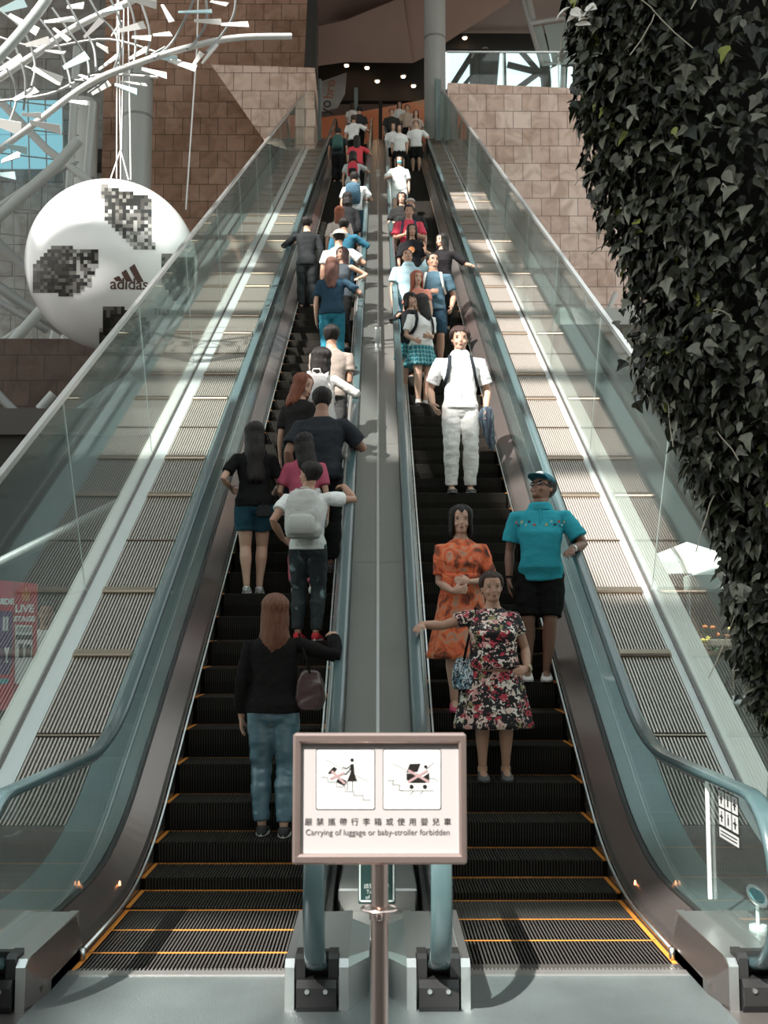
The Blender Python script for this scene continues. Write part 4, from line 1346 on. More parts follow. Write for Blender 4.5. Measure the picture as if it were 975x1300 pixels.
# trailing sprays along the left edge
for i in range(46):
    z = zlo + .1 + (zhi - zlo) * ri.random(); c_, hw, hd = iprof(z)
    p = Vector((c_ - hw * .98, IY + ri.uniform(-.2, .15), z)); v = Vector((-.035 * ri.random() - .005, ri.uniform(-.02, .02), ri.uniform(-.05, .0)))
    for k in range(ri.randint(2, 4)):
        fol.mi = ri.choice((0, 1, 2)); leaf(p, Vector((-.5, -.6, .3)), ri.uniform(.045, .08), .6); p = p + v; v.z -= .012
for i in range(9):
    x, y = 728 + ri.uniform(-8, 22), 22 + ri.uniform(-14, 30)
    fol.mi = 4; leaf(at(x, y, IY - .5), Vector((-.4, -.8, .5)), .085, .5)
def leafm(name, c, r): return mat(name, c, r, spec=.35, var=.3, vscale=9)
fol.build('foliage', [leafm('ivy_deep', (.010, .013, .007), .38), leafm('ivy_mid', (.045, .050, .030), .32), leafm('ivy_highlight', (.20, .205, .16), .34), mat('ivy_yellow', (.30, .33, .07), .5), mat('ivy_white', (.75, .72, .66), .5)], iv, fixn=False)  # pale grey leaves carry the highlights painted into their colour
st_ = MB()
for i in range(26):
    z = zlo + .3 + (zhi - zlo - .4) * ri.random(); c_, hw, hd = iprof(z); th = PI + ri.uniform(-.3, 1.7)
    p = Vector((c_ + hw * 1.03 * math.cos(th), IY + hd * 1.06 * math.sin(th), z)); pts = [p]
    v = Vector((ri.uniform(-.05, .05), -.02, ri.uniform(-.06, .03)))
    for k in range(4): p = p + v; v += Vector((ri.uniform(-.02, .02), ri.uniform(-.01, .01), -.012)); pts.append(p)
    st_.tube(pts, .003, 5)
st_.build('stems', mat('pale_stem', (.42, .38, .30), .6), iv)
# ================================================================== people
SK = {}
def skinm(i):
    if i not in SK:
        c = {0: (.42, .235, .16), 1: (.50, .30, .215), 2: (.28, .15, .10), 3: (.20, .10, .065)}[i]
        SK[i] = mat('skin_%d' % i, c, .5, var=.06, vscale=6)
    return SK[i]
M['eye'] = mat('eye_dark', (.02, .012, .01), .2); M['eyew'] = mat('eye_white', (.7, .68, .65), .3)
LIPS = mat('lips', (.36, .13, .11), .4)
_clo = {}
def cloth(c, rough=.85, bump=.35):
    k = tuple(c) + (rough,)
    if k not in _clo: _clo[k] = mat('cloth_%d' % len(_clo), c, rough, spec=.12, bump=bump, bscale=90, var=.08, vscale=5)
    return _clo[k]
_hair = {}
def hairm(c):
    if c not in _hair: _hair[c] = mat('hair_%d' % len(_hair), c, .45, spec=.28, bump=.6, bscale=30, var=.3, vscale=20, stretch=(6, 6, .6))
    return _hair[c]
BLK = (.012, .009, .008); BRN = (.06, .03, .02); LBR = (.15, .062, .036); RED = (.20, .06, .03); GRYH = (.05, .045, .04)

HEADP = [(0.0, .115, .35, -.12), (.045, .185, .405, .0), (.12, .235, .425, .10), (.2, .265, .43, .2), (.3, .295, .43, .30), (.42, .32, .425, .38), (.52, .335, .42, .42), (.62, .345, .425, .45), (.72, .345, .42, .455), (.81, .312, .375, .42), (.89, .25, .30, .35), (.95, .168, .20, .25), (.985, .085, .1, .14), (1.0, .02, .03, .04)]
def hsec(t):
    t = min(1, max(0, t))
    for a, b in zip(HEADP, HEADP[1:]):
        if a[0] <= t <= b[0]:
            u = (t - a[0]) / (b[0] - a[0]); return [a[i] + (b[i] - a[i]) * u for i in (1, 2, 3)]
    return HEADP[-1][1:]

def fit_frame(d, hint):
    d = d.normalized(); s = hint - d * hint.dot(d)
    if s.length < 1e-4: s = d.orthogonal()
    s.normalize(); return d, s, d.cross(s)

def ik(S, T, l1, l2, pole):
    v = T - S; d = v.length; mx = (l1 + l2) * .995
    if d > mx: T = S + v * (mx / d); d = mx; v = T - S
    d = max(d, abs(l1 - l2) + .02)
    a = (l1 * l1 - l2 * l2 + d * d) / (2 * d); h = math.sqrt(max(0, l1 * l1 - a * a))
    u = v.normalized(); p = pole - u * pole.dot(u)
    if p.length < 1e-3: p = u.orthogonal()
    p.normalize()
    return S + u * a + p * h, T

def hand(mb, W, d, palmn, right, k, curl, lod, thumb=1.0):
    """palm and five fingers; W wrist, d direction of the fingers, palmn the way the palm faces"""
    d = d.normalized(); palmn = (palmn - d * palmn.dot(d)).normalized()
    s = d.cross(palmn) * (1 if right else -1)          # towards the thumb
    if right is None: s = d.cross(palmn)
    rings = []
    for t, w, h in ((-.012, .024, .019), (.02, .030, .017), (.05, .038, .0155), (.078, .041, .014), (.092, .038, .011)):
        c = W + d * t * k
        rings.append([c + s * (w * k * math.cos(2 * PI * i / 12)) - palmn * (h * k * math.sin(2 * PI * i / 12)) for i in range(12)])
    mb.loft(rings)
    for off_, L, rad, sp in ((.030, .070, .0086, .13), (.0105, .080, .0088, .035), (-.010, .074, .0084, -.06), (-.029, .058, .0076, -.17)):
        p = W + d * (.076 * k) + s * off_ * k
        dd = (d + s * sp).normalized(); pts = [p]; ax = s
        ang = curl * .5
        for q in (.46, .31, .23):
            dr = (dd * math.cos(ang) + palmn * math.sin(ang)); p = p + dr * (L * q * k * 1.08); pts.append(p); ang += curl * .85
        mb.tube(pts, [rad * k * 1.08, rad * k, rad * k * .93, rad * k * .72], 8 if lod == 0 else 6)
    p = W + d * .022 * k + s * .026 * k + palmn * .004 * k
    d1 = (d * .75 + s * .62 * thumb + palmn * .25).normalized(); d2 = (d * .95 + s * .15 * thumb + palmn * (.2 + curl * .4)).normalized()
    mb.tube([p, p + d1 * .036 * k, p + d1 * .036 * k + d2 * .026 * k, p + d1 * .036 * k + d2 * .048 * k], [.0125 * k, .0105 * k, .0095 * k, .007 * k], 8 if lod == 0 else 6)

TORSO = [(.455, .050, .050, 0), (.475, .082, .062, -.004), (.505, .096, .068, -.007), (.54, .096, .066, -.006), (.58, .084, .057, -.001), (.62, .078, .053, .001), (.66, .081, .056, .003), (.71, .090, .062, .004), (.755, .096, .062, .003), (.785, .097, .055, 0), (.808, .078, .046, -.002), (.824, .054, .039, -.005), (.84, .036, .034, -.006), (.862, .031, .032, -.002)]

def person(spec, loc, rz, H, world_target):
    """builds one person; everything in the local frame: +Y is where the body faces, +X its right"""
    g = spec.get; lod = g('lod', 1); sex = g('sex', 'f'); fat = g('fat', 1.0); seed = g('seed', 1)
    voxel = (.0066, .0105, .017)[lod]
    e = tag(empty('person', loc, rz), g('label'), 'person', None)
    k = H / 1.70
    hw_sh = (.103 if sex == 'f' else .118) * H
    hipw = 1.0 if sex == 'f' else .93
    lean = Vector(g('lean', (0, 0)))            # shift of the neck in units of H
    tw = R(g('twist', 0))
    def spine(zr):
        t = ss(.50, .84, zr); return Vector((lean.x * H * t, lean.y * H * t, zr * H))
    def tsec(zr, w, d, yo, inf=0, n=22, wide=1.0):
        a = tw * ss(.52, .75, zr); c = spine(zr)
        sc_ = fat if .5 < zr < .76 else 1 + (fat - 1) * .4
        if sex == 'm': w = w * (hipw if zr < .6 else 1.0 + .1 * ss(.62, .75, zr))
        if sex == 'f' and .69 < zr < .745: yo += .007; d += .004
        if g('belly') and .53 < zr < .72: yo += .018 * g('belly'); d += .014 * g('belly')
        w_, d_ = w * H * sc_ * wide + inf, d * H * (1 + (fat - 1) * 1.1 if .5 < zr < .76 else 1) + inf
        out = []
        for i in range(n):
            q = 2 * PI * i / n; x = w_ * math.copysign(abs(math.cos(q)) ** .86, math.cos(q)); y = d_ * math.copysign(abs(math.sin(q)) ** .92, math.sin(q)) + yo * H
            out.append(c + Vector((x * math.cos(a) - y * math.sin(a), x * math.sin(a) + y * math.cos(a), 0)))
        return out
    # joints ------------------------------------------------
    feet = g('feet', ((-.055, .01, 0), (.055, -.01, 0)))     # left, right, units of H (z too)
    legs = []
    for i, sx in enumerate((-1, 1)):
        hip = Vector((sx * .050 * H, -.004 * H, .505 * H)); f = Vector(feet[i]) * H
        ank = f + Vector((0, -.012 * H, .042 * H))
        kn, ank = ik(hip, ank, .235 * H, .236 * H, Vector((sx * .12, 1, 0)))
        legs.append((hip, kn, ank, f))
    a = tw
    arms = []
    spa = g('arms', ('down', 'down'))                        # left, right
    for i, sx in enumerate((-1, 1)):
        S = spine(.79) + Vector((sx * hw_sh * math.cos(a), sx * hw_sh * math.sin(a), 0))
        sp = spa[i]; l1, l2 = .170 * H, .145 * H; pole = Vector((sx * .5, -1, -.4)); pose = 'relax'; hd = None; pn = Vector((-sx, 0, 0))
        if isinstance(sp, str): sp = (sp,)
        if sp[0] == 'down':
            T = S + Vector((sx * .035 * H, .03 * H, -.305 * H)); hd = Vector((0, .12, -1)); curl = .35
        elif sp[0] == 'rail':
            T = world_target(sp[1], S, e, loc, rz, sp[2] if len(sp) > 2 else .25); hd = None; pose = 'rail'; curl = .55
            pole = Vector((sx * .9, -.5, -.8))
        elif sp[0] == 'at':                                    # local point in units of H
            T = Vector(sp[1]) * H; curl = sp[2] if len(sp) > 2 else .6
            hd = Vector(sp[3]) if len(sp) > 3 else None; pn = Vector(sp[4]) if len(sp) > 4 else pn
        elif sp[0] == 'hip':
            T = Vector((sx * .105 * H, -.0 * H, .575 * H)); hd = Vector((-sx * .4, .6, -.5)); curl = .7; pole = Vector((sx, -.9, .2)); pn = Vector((-sx, 0, 0))
        elif sp[0] == 'front':
            T = Vector((sx * .035 * H, .115 * H, (.60 + (sp[1] if len(sp) > 1 else 0)) * H)); hd = Vector((-sx * 1, .25, .1)); curl = .6; pn = Vector((0, -1, -.2)); pole = Vector((sx, -.5, -.6))
        El, Wt = ik(S, T, l1, l2, pole)
        if hd is None: hd = (Wt - El).normalized()
        if pose == 'rail':
            ry = Matrix.Rotation(-rz, 3, 'Z') @ Vector((0, 1, .5))
            fwd = (Wt - El); fwd.z = 0
            hd = (fwd.normalized() * .75 + ry.normalized() * (.6 if fwd.dot(ry) > 0 else -.6)); hd.z -= .12; pn = Vector((0, 0, -1))
        arms.append((S, El, Wt, hd, pn, curl, sx))
    # head frame -------------------------------------------
    hy, hp, hr = g('head', (0, 0, 0))
    if len(g('head', (0, 0, 0))) < 3: hr = 0
    nb = spine(.835); hh = (.134 if lod else .136) * H * g('hs', 1.0)
    HM = Matrix.Rotation(R(hy) + tw * .7, 3, 'Z') @ Matrix.Rotation(R(hp), 3, 'X') @ Matrix.Rotation(R(hr), 3, 'Y')
    piv = nb + Vector((0, .002 * H, .022 * H))
    def hpnt(x, y, z): return piv + HM @ (Vector((x, y - .02, z + .06)) * hh)     # head units: chin z=0, crown z=1
    # body ------------------------------------------------
    b = MB()
    b.loft([tsec(*s) for s in TORSO])
    b.tube([nb + Vector((0, -.004 * H, -.02 * H)), piv, hpnt(0, -.06, .25), hpnt(0, -.04, .5)], [.036 * H, .0325 * H * (1.1 if sex == 'm' else 1), .032 * H, .03 * H], 14)
    rings = []
    for t, w, yf, yb in HEADP:
        ring = []
        for i in range(24):
            q = 2 * PI * i / 24; y = math.sin(q) * (yf if math.sin(q) > 0 else yb) if yb > 0 else (yf + yb) / 2 + 0 * 0 + math.sin(q) * (yf - abs(yb)) / 2 + (abs(yb) - abs(yb))
            if yb <= 0: y = (yf - yb) / 2 + math.sin(q) * (yf + yb) / 2
            ring.append(hpnt(w * math.cos(q), y, t))
        rings.append(ring)
    b.loft(rings)
    # nose, ears, brow, cheeks, chin, lips mass
    b.loft([[hpnt(x * w, y + dy, z) for x, y in ((-1, 0), (0, 1.0 * pr), (1, 0), (0, -.1))] for z, w, dy, pr in ((.30, .075, .37, .13), (.335, .085, .37, .155), (.40, .05, .37, .12), (.52, .03, .37, .075), (.57, .025, .37, .05))])
    for sx in (-1, 1):
        b.ell(hpnt(sx * .345, -.02, .44), (.035 * hh, .06 * hh, .115 * hh), 8, 6, HM)
        b.ell(hpnt(sx * .17, .33, .30), (.09 * hh, .08 * hh, .09 * hh), 8, 6, HM)
        if lod == 0: b.ell(hpnt(sx * .13, .385, .565), (.10 * hh, .035 * hh, .03 * hh), 8, 6, HM)
    b.ell(hpnt(0, .39, .18), (.085 * hh, .05 * hh, .05 * hh), 8, 6, HM)
    b.ell(hpnt(0, .36, .045), (.08 * hh, .06 * hh, .05 * hh), 8, 6, HM)
    armr = .9 if sex == 'f' else 1.05
    if g('armf'): armr *= g('armf')
    for S, El, Wt, hd, pn, curl, sx in arms:
        inn = S - Vector((sx * .03 * H, 0, .005 * H))
        m1 = S.lerp(El, .45); m2 = El.lerp(Wt, .3); m3 = El.lerp(Wt, .75)
        b.tube([inn, S, m1, El, m2, m3, Wt, Wt + hd.normalized() * .012 * k], [r * H * armr for r in (.028, .029, .0255, .021, .0235, .0185, .0145, .0145)], 12)
        if lod < 2 or True: hand(b, Wt, hd, pn, sx > 0, k * (1.0 if sex == 'm' else .93), curl, lod)
    lf = g('legf', 1.0)
    for hip, kn, ank, f in legs:
        t1 = hip.lerp(kn, .35); t2 = kn.lerp(ank, .28); t3 = kn.lerp(ank, .7)
        t2 = t2 + Vector((0, -.008 * H, 0))
        b.tube([hip + Vector((0, 0, .03 * H)), hip, t1, kn, t2, t3, ank], [r * H * lf for r in (.05, .054, .049, .033, .0345, .023, .0185)], 14)
        rr = []
        for y, w, h, z in ((-.034, .014, .014, .018), (-.015, .02, .024, .026), (.02, .021, .022, .024), (.06, .024, .015, .017), (.09, .023, .010, .012), (.105, .015, .007, .010)):
            rr.append([f + Vector((w * H * math.cos(2 * PI * i / 10), y * H, z * H + h * H * math.sin(2 * PI * i / 10))) for i in range(10)])
        b.loft(rr)
    vs, fs = remesh(b, voxel)
    mb = MB(); mb.add(vs, fs)
    if lod < 2:
        for sx in (-1, 1):
            ex, ez = .145 * sx, .475
            ey = .405 - .02
            mb.mi = 2; mb.ell(hpnt(ex, ey - .03, ez), (.054 * hh, .045 * hh, .017 * hh), 10, 6, HM)
            mb.mi = 1; mb.ell(hpnt(ex, ey - .005, ez), (.026 * hh, .028 * hh, .018 * hh), 8, 6, HM)
            mb.ell(hpnt(ex, ey - .012, ez + .024), (.075 * hh, .045 * hh, .009 * hh), 10, 4, HM)
            mb.ell(hpnt(ex * 1.03, ey + .008, ez + .105), (.080 * hh, .03 * hh, .009 * hh), 10, 4, HM)
        mb.mi = 3; mb.ell(hpnt(0, .432, .198), (.085 * hh, .03 * hh, .020 * hh), 12, 5, HM)
        mb.ell(hpnt(0, .428, .172), (.07 * hh, .03 * hh, .020 * hh), 12, 5, HM)
        mb.mi = 1; mb.ell(hpnt(0, .450, .186), (.07 * hh, .012 * hh, .004 * hh * (3 if g('smile') else 1)), 12, 4, HM)
    else:
        mb.mi = 1
        for sx in (-1, 1):
            mb.ell(hpnt(.145 * sx, .395, .48), (.05 * hh, .03 * hh, .022 * hh), 6, 4, HM); mb.ell(hpnt(.145 * sx, .41, .59), (.08 * hh, .03 * hh, .014 * hh), 6, 4, HM)
    mb.build('body', [skinm(g('skin', 0)), M['eye'], M['eyew'], LIPS], e, smooth=True, local=True)
    # hair -------------------------------------------------
    hair(spec, e, hpnt, HM, hh, H, lod)
    # clothes ----------------------------------------------
    cv = voxel * 1.35
    def part(name, m_, mt, disp=.006, **kw):
        vs, fs = remesh(m_, cv, disp=disp * k, seed=seed, **kw); q = MB(); q.add(vs, fs); return q.build(name, mt, e, smooth=True, local=True)
    def mt_of(c): return c if not isinstance(c, tuple) else cloth(c)
    top = g('top')          # (name, colour, sleeve 0..1, hem z, looseness)
    if top:
        nm, c, sl, hem, loose = top[:5]
        m_ = MB(); rg = []
        zs = [z for z in TORSO if z[0] > hem + .005 and z[0] < .83]
        lo = [z for z in TORSO if z[0] <= hem + .005]; h0 = zs[0]
        base = list(lo[-1]) if lo else list(TORSO[0]); base[0] = hem; base[1] = max(base[1], h0[1] * .97); base[2] = max(base[2], h0[2] * .97)
        for s in [tuple(base)] + zs:
            t = ss(.80, .60, s[0]) 
            rg.append(tsec(*s, inf=(.010 + loose * t) * k * 1.0))
        rg.append(tsec(.833, .045, .040, -.006, inf=.005 * k))
        m_.loft(rg)
        for S, El, Wt, hd, pn, curl, sx in arms:
            if sl <= 0: continue
            inn = S - Vector((sx * .035 * H, 0, .004 * H)); P_ = [inn, S]
            r0 = [.030, .0325]
            if sl <= 1:
                e1 = S.lerp(El, sl); P_ += [S.lerp(El, sl * .55), e1]; r0 += [.034 + loose * .25, .031 + loose * .5]
            else:
                e2 = El.lerp(Wt, sl - 1); P_ += [S.lerp(El, .5), El, El.lerp(Wt, (sl - 1) * .6), e2]; r0 += [.032, .030, .028 + loose * .2, .022 + loose * .3]
            m_.tube(P_, [q * H * armr + .003 for q in r0], 14)
        o = part(nm, m_, mt_of(c), disp=.007)
        if g('collar'):
            q = MB(); cr = []
            for zr, w, d, yo in ((.822, .056, .047, -.004), (.846, .047, .045, -.004), (.858, .039, .040, -.002), (.848, .034, .034, -.002)):
                cr.append(tsec(zr, w, d, yo, inf=.007 * k))
            q.loft(cr, cap=False); q.build('collar', mt_of(g('collar')), o, smooth=True, local=True)
            if lod == 0:
                q = MB(); yb = tsec(.72, .09, .062, .004, inf=.0)[5].y
                pts = []
                for zr in (.83, .80, .77, .74, .71, .68, .65, .62, .59, .56):
                    rr_ = tsec(*[np_ for np_ in interp_t(zr)], inf=(.0135 + loose * ss(.80, .60, zr)) * k); pts.append(rr_[5].lerp(rr_[6], .5) + Vector((0, .003, 0)))
                q.tube(pts[:g('placket', 4)], .006, 6, flat=.6); q.build('placket', mt_of(g('collar')), o, smooth=True, local=True)
    bot = g('bottom')       # (name, colour, length 0..1(knee .5), looseness)
    if bot and bot[0] in ('trousers', 'shorts', 'jeans'):
        nm, c, ln, loose = bot
        m_ = MB(); zs = [z for z in TORSO if z[0] < .60]
        m_.loft([tsec(*s, inf=.009 * k) for s in zs])
        for hip, kn, ank, f in legs:
            P_ = [hip + Vector((0, 0, .035 * H)), hip]; r0 = [.054, .058 + loose * .3]
            if ln <= .5:
                P_ += [hip.lerp(kn, ln * 2 * .6), hip.lerp(kn, ln * 2)]; r0 += [.055 + loose * .6, .050 - .012 * ln * 2 + loose]
            else:
                t = (ln - .5) * 2
                P_ += [hip.lerp(kn, .4), kn, kn.lerp(ank, t * .35) + Vector((0, -.006 * H, 0)), kn.lerp(ank, t * .75), kn.lerp(ank, t)]; r0 += [.053 + loose * .5, .038 + loose * .8, .0385 + loose, .029 + loose * 1.2, .025 + loose * 1.3]
            m_.tube(P_, [q * H * lf + .002 for q in r0], 16)
        part(nm, m_, mt_of(c), disp=.009, dscale=(9, 9, 16))
    if bot and bot[0] in ('skirt', 'dress_skirt', 'dress'):
        nm, c, ln, flare = bot           # ln: hem height in H
        q = MB(); rg = []; n = 64; z0 = .665 if nm == 'dress' else .63; folds = g('folds', 9)
        for i in range(19):
            zr = z0 + (ln - z0) * i / 18; t = (z0 - zr) / (z0 - ln)
            base = tsec(*interp_t(max(zr, .515)), inf=(.026 if nm == 'dress' else .018) * k, n=n)
            fl = flare * H * max(0, .515 - zr) / max(.01, .515 - ln)
            ring = []
            for j in range(n):
                a_ = 2 * PI * j / n
                f_ = (.014 * H * ss(.15, 1, t)) * math.sin(folds * a_ + seed + 1.5 * math.sin(a_ * 2 + seed))
                dx, dy = math.cos(a_) * (fl + f_), math.sin(a_) * (fl * .85 + f_)
                ring.append(Vector((base[j].x + dx, base[j].y + dy, zr * H)))
            rg.append(ring)
        q.loft(rg)
        q.build('skirt' if nm != 'dress' else 'dress_skirt', mt_of(c), e, smooth='auto' if False else True, local=True)
    # shoes ------------------------------------------------
    sh = g('shoes')
    if sh and not g('nofeet'):
        for i, (hip, kn, ank, f) in enumerate(legs):
            q = MB()
            sl_ = 1.0
            for zz, inf_ in ((0, 0),):
                rr = []
                for y, w, h0, h1 in ((-.043, .010, .0, .032), (-.038, .019, .0, .040), (-.02, .0235, .0, .044), (.01, .0235, .0, .042), (.04, .0255, .0, .034), (.075, .029, .0, .025), (.10, .027, .0, .020), (.118, .018, .001, .014), (.124, .008, .003, .010)):
                    cz_ = (h0 + h1) / 2 * H; hz_ = (h1 - h0) / 2 * H
                    ring = []
                    for j in range(14):
                        a_ = 2 * PI * j / 14; ca = math.cos(a_); sa = math.sin(a_)
                        z = max(cz_ + hz_ * math.copysign(abs(sa) ** .7, sa), .004 * H)
                        ring.append(f + Vector((w * H * math.copysign(abs(ca) ** .7, ca), y * H, z)))
                    rr.append(ring)
                q.loft(rr)
            so2 = q.build('shoe', mt_of(sh[0]), e, smooth=True, local=True)
            q = MB(); rr = []
            for z in (.0, .010 * H):
                rr.append([f + Vector((math.cos(2 * PI * j / 20) * .0285 * H * (1 + .05 * math.sin(2 * PI * j / 20)), .04 * H + math.sin(2 * PI * j / 20) * .084 * H, z)) for j in range(20)])
            q.loft(rr); q.build('sole', mt_of(sh[1]), so2, smooth='auto', local=True)
            if len(sh) > 2:
                q = MB(); q.tube([ank + Vector((0, 0, -.005 * H)), ank.lerp(kn, .0 + .13 * sh[3])], [.024 * H, .0235 * H], 12); q.build('sock', mt_of(sh[2]), e, smooth='auto', local=True)
    info = dict(e=e, H=H, k=k, arms=arms, legs=legs, hpnt=hpnt, HM=HM, hh=hh, spine=spine, tsec=tsec, loc=Vector(loc), rz=rz, lod=lod)
    return info

def interp_t(zr):
    for a, b in zip(TORSO, TORSO[1:]):
        if a[0] <= zr <= b[0]:
            u = (zr - a[0]) / (b[0] - a[0]); return [a[i] + (b[i] - a[i]) * u for i in range(4)]
    return list(TORSO[0] if zr < TORSO[0][0] else TORSO[-1])

def hair(spec, e, hpnt, HM, hh, H, lod):
    hs = spec.get('hair')
    if not hs: return
    style, c = hs[0], hs[1]; ln = hs[2] if len(hs) > 2 else 0
    n = 56 if lod < 2 else 32; rows = 30 if lod < 2 else 16
    vol = {'short': .085, 'crop': .05, 'bob': .11, 'long': .09, 'tuft': .13}.get(style, .09)
    rs_ = random.Random(spec.get('seed', 1))
    fr = spec.get('fringe', .78); face = R(spec.get('face', 52))
    def surf(th, t, o):
        w, yf, yb = hsec(max(t, .0))
        if t < .55:
            w2, yf2, yb2 = hsec(.6)
            q = ss(.6, .3, t) if style in ('bob', 'long') else 0
            w, yf, yb = w + (w2 - w) * q, yf + (yf2 - yf) * q, yb + (yb2 - yb) * q
        if yb < .1: yb = .1
        drop = 0
        y = math.sin(th) * (yf if math.sin(th) > 0 else yb); x = math.cos(th) * w
        sc_ = 1 + o / .4
        x *= sc_; y *= sc_
        z = t + (o * .6 * ss(.6, 1, t))
        if t < 0:
            # falls along neck, then over the back and shoulders
            dn = -t
            tap = 1 - .18 * ss(.3, 2.5, dn) if style == 'long' else 1 - .2 * ss(0, .6, dn)
            x *= tap * (1 + .14 * ss(0, .5, dn)); y = y * (1 - .35 * ss(.1, .9, dn)) - .12 * ss(0, .7, dn)
        return x, y, z
    outer, inner = [], []
    for j in range(n):
        th = 2 * PI * j / n
        da = abs((th - PI / 2 + PI) % (2 * PI) - PI)          # 0 at the face
        side = ss(face - .18, face + .16, da)
        back = ss(1.3, 2.2, da)
        if style in ('short', 'crop', 'tuft'):
            tl = fr + (.50 - fr) * ss(.75, 1.25, da); tl = tl + (.16 - tl) * back
            if style == 'tuft': tl += rs_.uniform(-.03, .03) * (1 - back)
        elif style == 'bob':
            tl = fr + (-ln - fr) * side; tl += .06 * math.sin(th * 7)
        else:
            tl = fr + (-(ln * (.75 + .25 * back)) - fr) * side; tl += .05 * math.sin(th * 9 + 1) * side
        co, ci = [], []
        for i in range(rows + 1):
            u = i / rows
            tm = max(.62, tl + .02)
            t = tl + (tm - tl) * u / .5 if u < .5 else tm + (1 - tm) * math.sin((u - .5) * PI)
            e_ = .30 if da < face else .1
            o = vol * (1 if t > tl + e_ else .25 + .75 * (t - tl) / e_)
            st = .012 * math.sin(th * 19 + 4 * math.sin(t * 5)) + .034 * noise.noise(Vector((math.cos(th) * 6, math.sin(th) * 6, t * 2 + spec.get('seed', 1))))
            if style == 'tuft' and t > .7: st += .045 * noise.noise(Vector((th * 5, t * 9, 2)))
            x, y, z = surf(th, min(t, .999), o + st)
            co.append(hpnt(x, y, z)); x, y, z = surf(th, min(t, .999), o * .1 - .01)
            ci.append(hpnt(x, y, z))
        outer.append(co); inner.append(ci)
    mb = MB(); R_ = rows + 1; vs = []
    for j in range(n): vs += outer[j]
    for j in range(n): vs += inner[j]
    fs = []
    for j in range(n):
        j2 = (j + 1) % n
        for i in range(rows):
            fs.append((j * R_ + i, j2 * R_ + i, j2 * R_ + i + 1, j * R_ + i + 1))
            fs.append(((n + j) * R_ + i, (n + j) * R_ + i + 1, (n + j2) * R_ + i + 1, (n + j2) * R_ + i))
        fs.append((j * R_, (n + j) * R_, (n + j2) * R_, j2 * R_))
    fs.append(tuple(j * R_ + rows for j in range(n))); fs.append(tuple((n + j) * R_ + rows for j in range(n))[::-1])
    mb.add(vs, fs)
    mb.build('hair', hairm(c), e, smooth=True, local=True)
    if spec.get('tail'):
        q = MB(); L = spec['tail']
        q.tube([hpnt(0, -.42, .78), hpnt(0, -.62, .72), hpnt(0, -.68, .45), hpnt(0, -.62, .45 - L * .5), hpnt(0, -.56, .45 - L)], [.05 * hh, .10 * hh, .13 * hh, .11 * hh, .03 * hh], 12)
        q.build('ponytail', hairm(c), e, smooth=True, local=True)
def plaid(name, base, dark, light, sc_):
    m, nt, b = nodes(name); b.inputs['Roughness'].default_value = .85
    tc = nt.nodes.new('ShaderNodeTexCoord'); prev = None
    rgb = nt.nodes.new('ShaderNodeRGB'); rgb.outputs[0].default_value = col4(base); prev = rgb.outputs[0]
    for dr, s_, c, th, dirn in (('X', sc_, dark, .55, 'X'), ('Z', sc_ * .8, dark, .6, 'Z'), ('X2', sc_ * 1.0, light, .93, 'X'), ('Z2', sc_ * .8, light, .94, 'Z')):
        wv = nt.nodes.new('ShaderNodeTexWave'); wv.bands_direction = dirn; wv.inputs['Scale'].default_value = s_
        wv.inputs['Phase Offset'].default_value = 2.2 if '2' in dr else 0
        nt.links.new(tc.outputs['Object'], wv.inputs['Vector'])
        r = nt.nodes.new('ShaderNodeMath'); r.operation = 'GREATER_THAN'; r.inputs[1].default_value = th; nt.links.new(wv.outputs['Fac'], r.inputs[0])
        ml = nt.nodes.new('ShaderNodeMath'); ml.operation = 'MULTIPLY'; ml.inputs[1].default_value = .6; nt.links.new(r.outputs[0], ml.inputs[0])
        mx = nt.nodes.new('ShaderNodeMixRGB'); mx.inputs[2].default_value = col4(c); nt.links.new(ml.outputs[0], mx.inputs[0]); nt.links.new(prev, mx.inputs[1]); prev = mx.outputs[0]
    nt.links.new(prev, b.inputs['Base Color']); return m
FLORAL = pattern_mat('floral_print', [(0, (.012, .010, .012)), (.46, (.50, .045, .07)), (.55, (.78, .60, .52)), (.68, (.70, .35, .33)), (.76, (.30, .26, .12)), (.80, (.82, .74, .66)), (.88, (.012, .010, .012))], 34)
ORANGE = pattern_mat('orange_print', [(0.30, (.03, .016, .012)), (.42, (.30, .07, .03)), (.48, (.68, .12, .045)), (.56, (.75, .20, .08)), (.62, (.42, .30, .22)), (.70, (.60, .10, .04))], 7.5, 'noise', distort=1.5)
PLAID = plaid('teal_plaid', (.03, .28, .32), (.01, .08, .11), (.35, .55, .55), 7)
RIPPED = pattern_mat('washed_black_denim', [(0.45, (.012, .016, .018)), (.60, (.02, .028, .032)), (.70, (.22, .30, .32)), (.78, (.02, .03, .03))], 9, 'noise', distort=.8, stretch=(1, 1, .8))
CHECK = pattern_mat('checkered_canvas', [(0, (.03, .03, .03)), (.5, (.75, .73, .70))], 70)
SATIN = mat('blue_satin_denim', (.085, .16, .20), .26, spec=.8, bump=.5, bscale=7, var=.12, vscale=4, stretch=(1, 1, .7))
PATCH = pattern_mat('patchwork_print', [(0, (.02, .03, .04)), (.4, (.10, .22, .30)), (.55, (.65, .72, .74)), (.75, (.03, .03, .05)), (.85, (.35, .5, .55))], 55, stretch=(1, 1, .5))
WHT = (.78, .79, .77); TEAL = (.035, .34, .42); NAVY = (.025, .055, .085); BK = (.008, .008, .008); GRY = (.32, .33, .33)

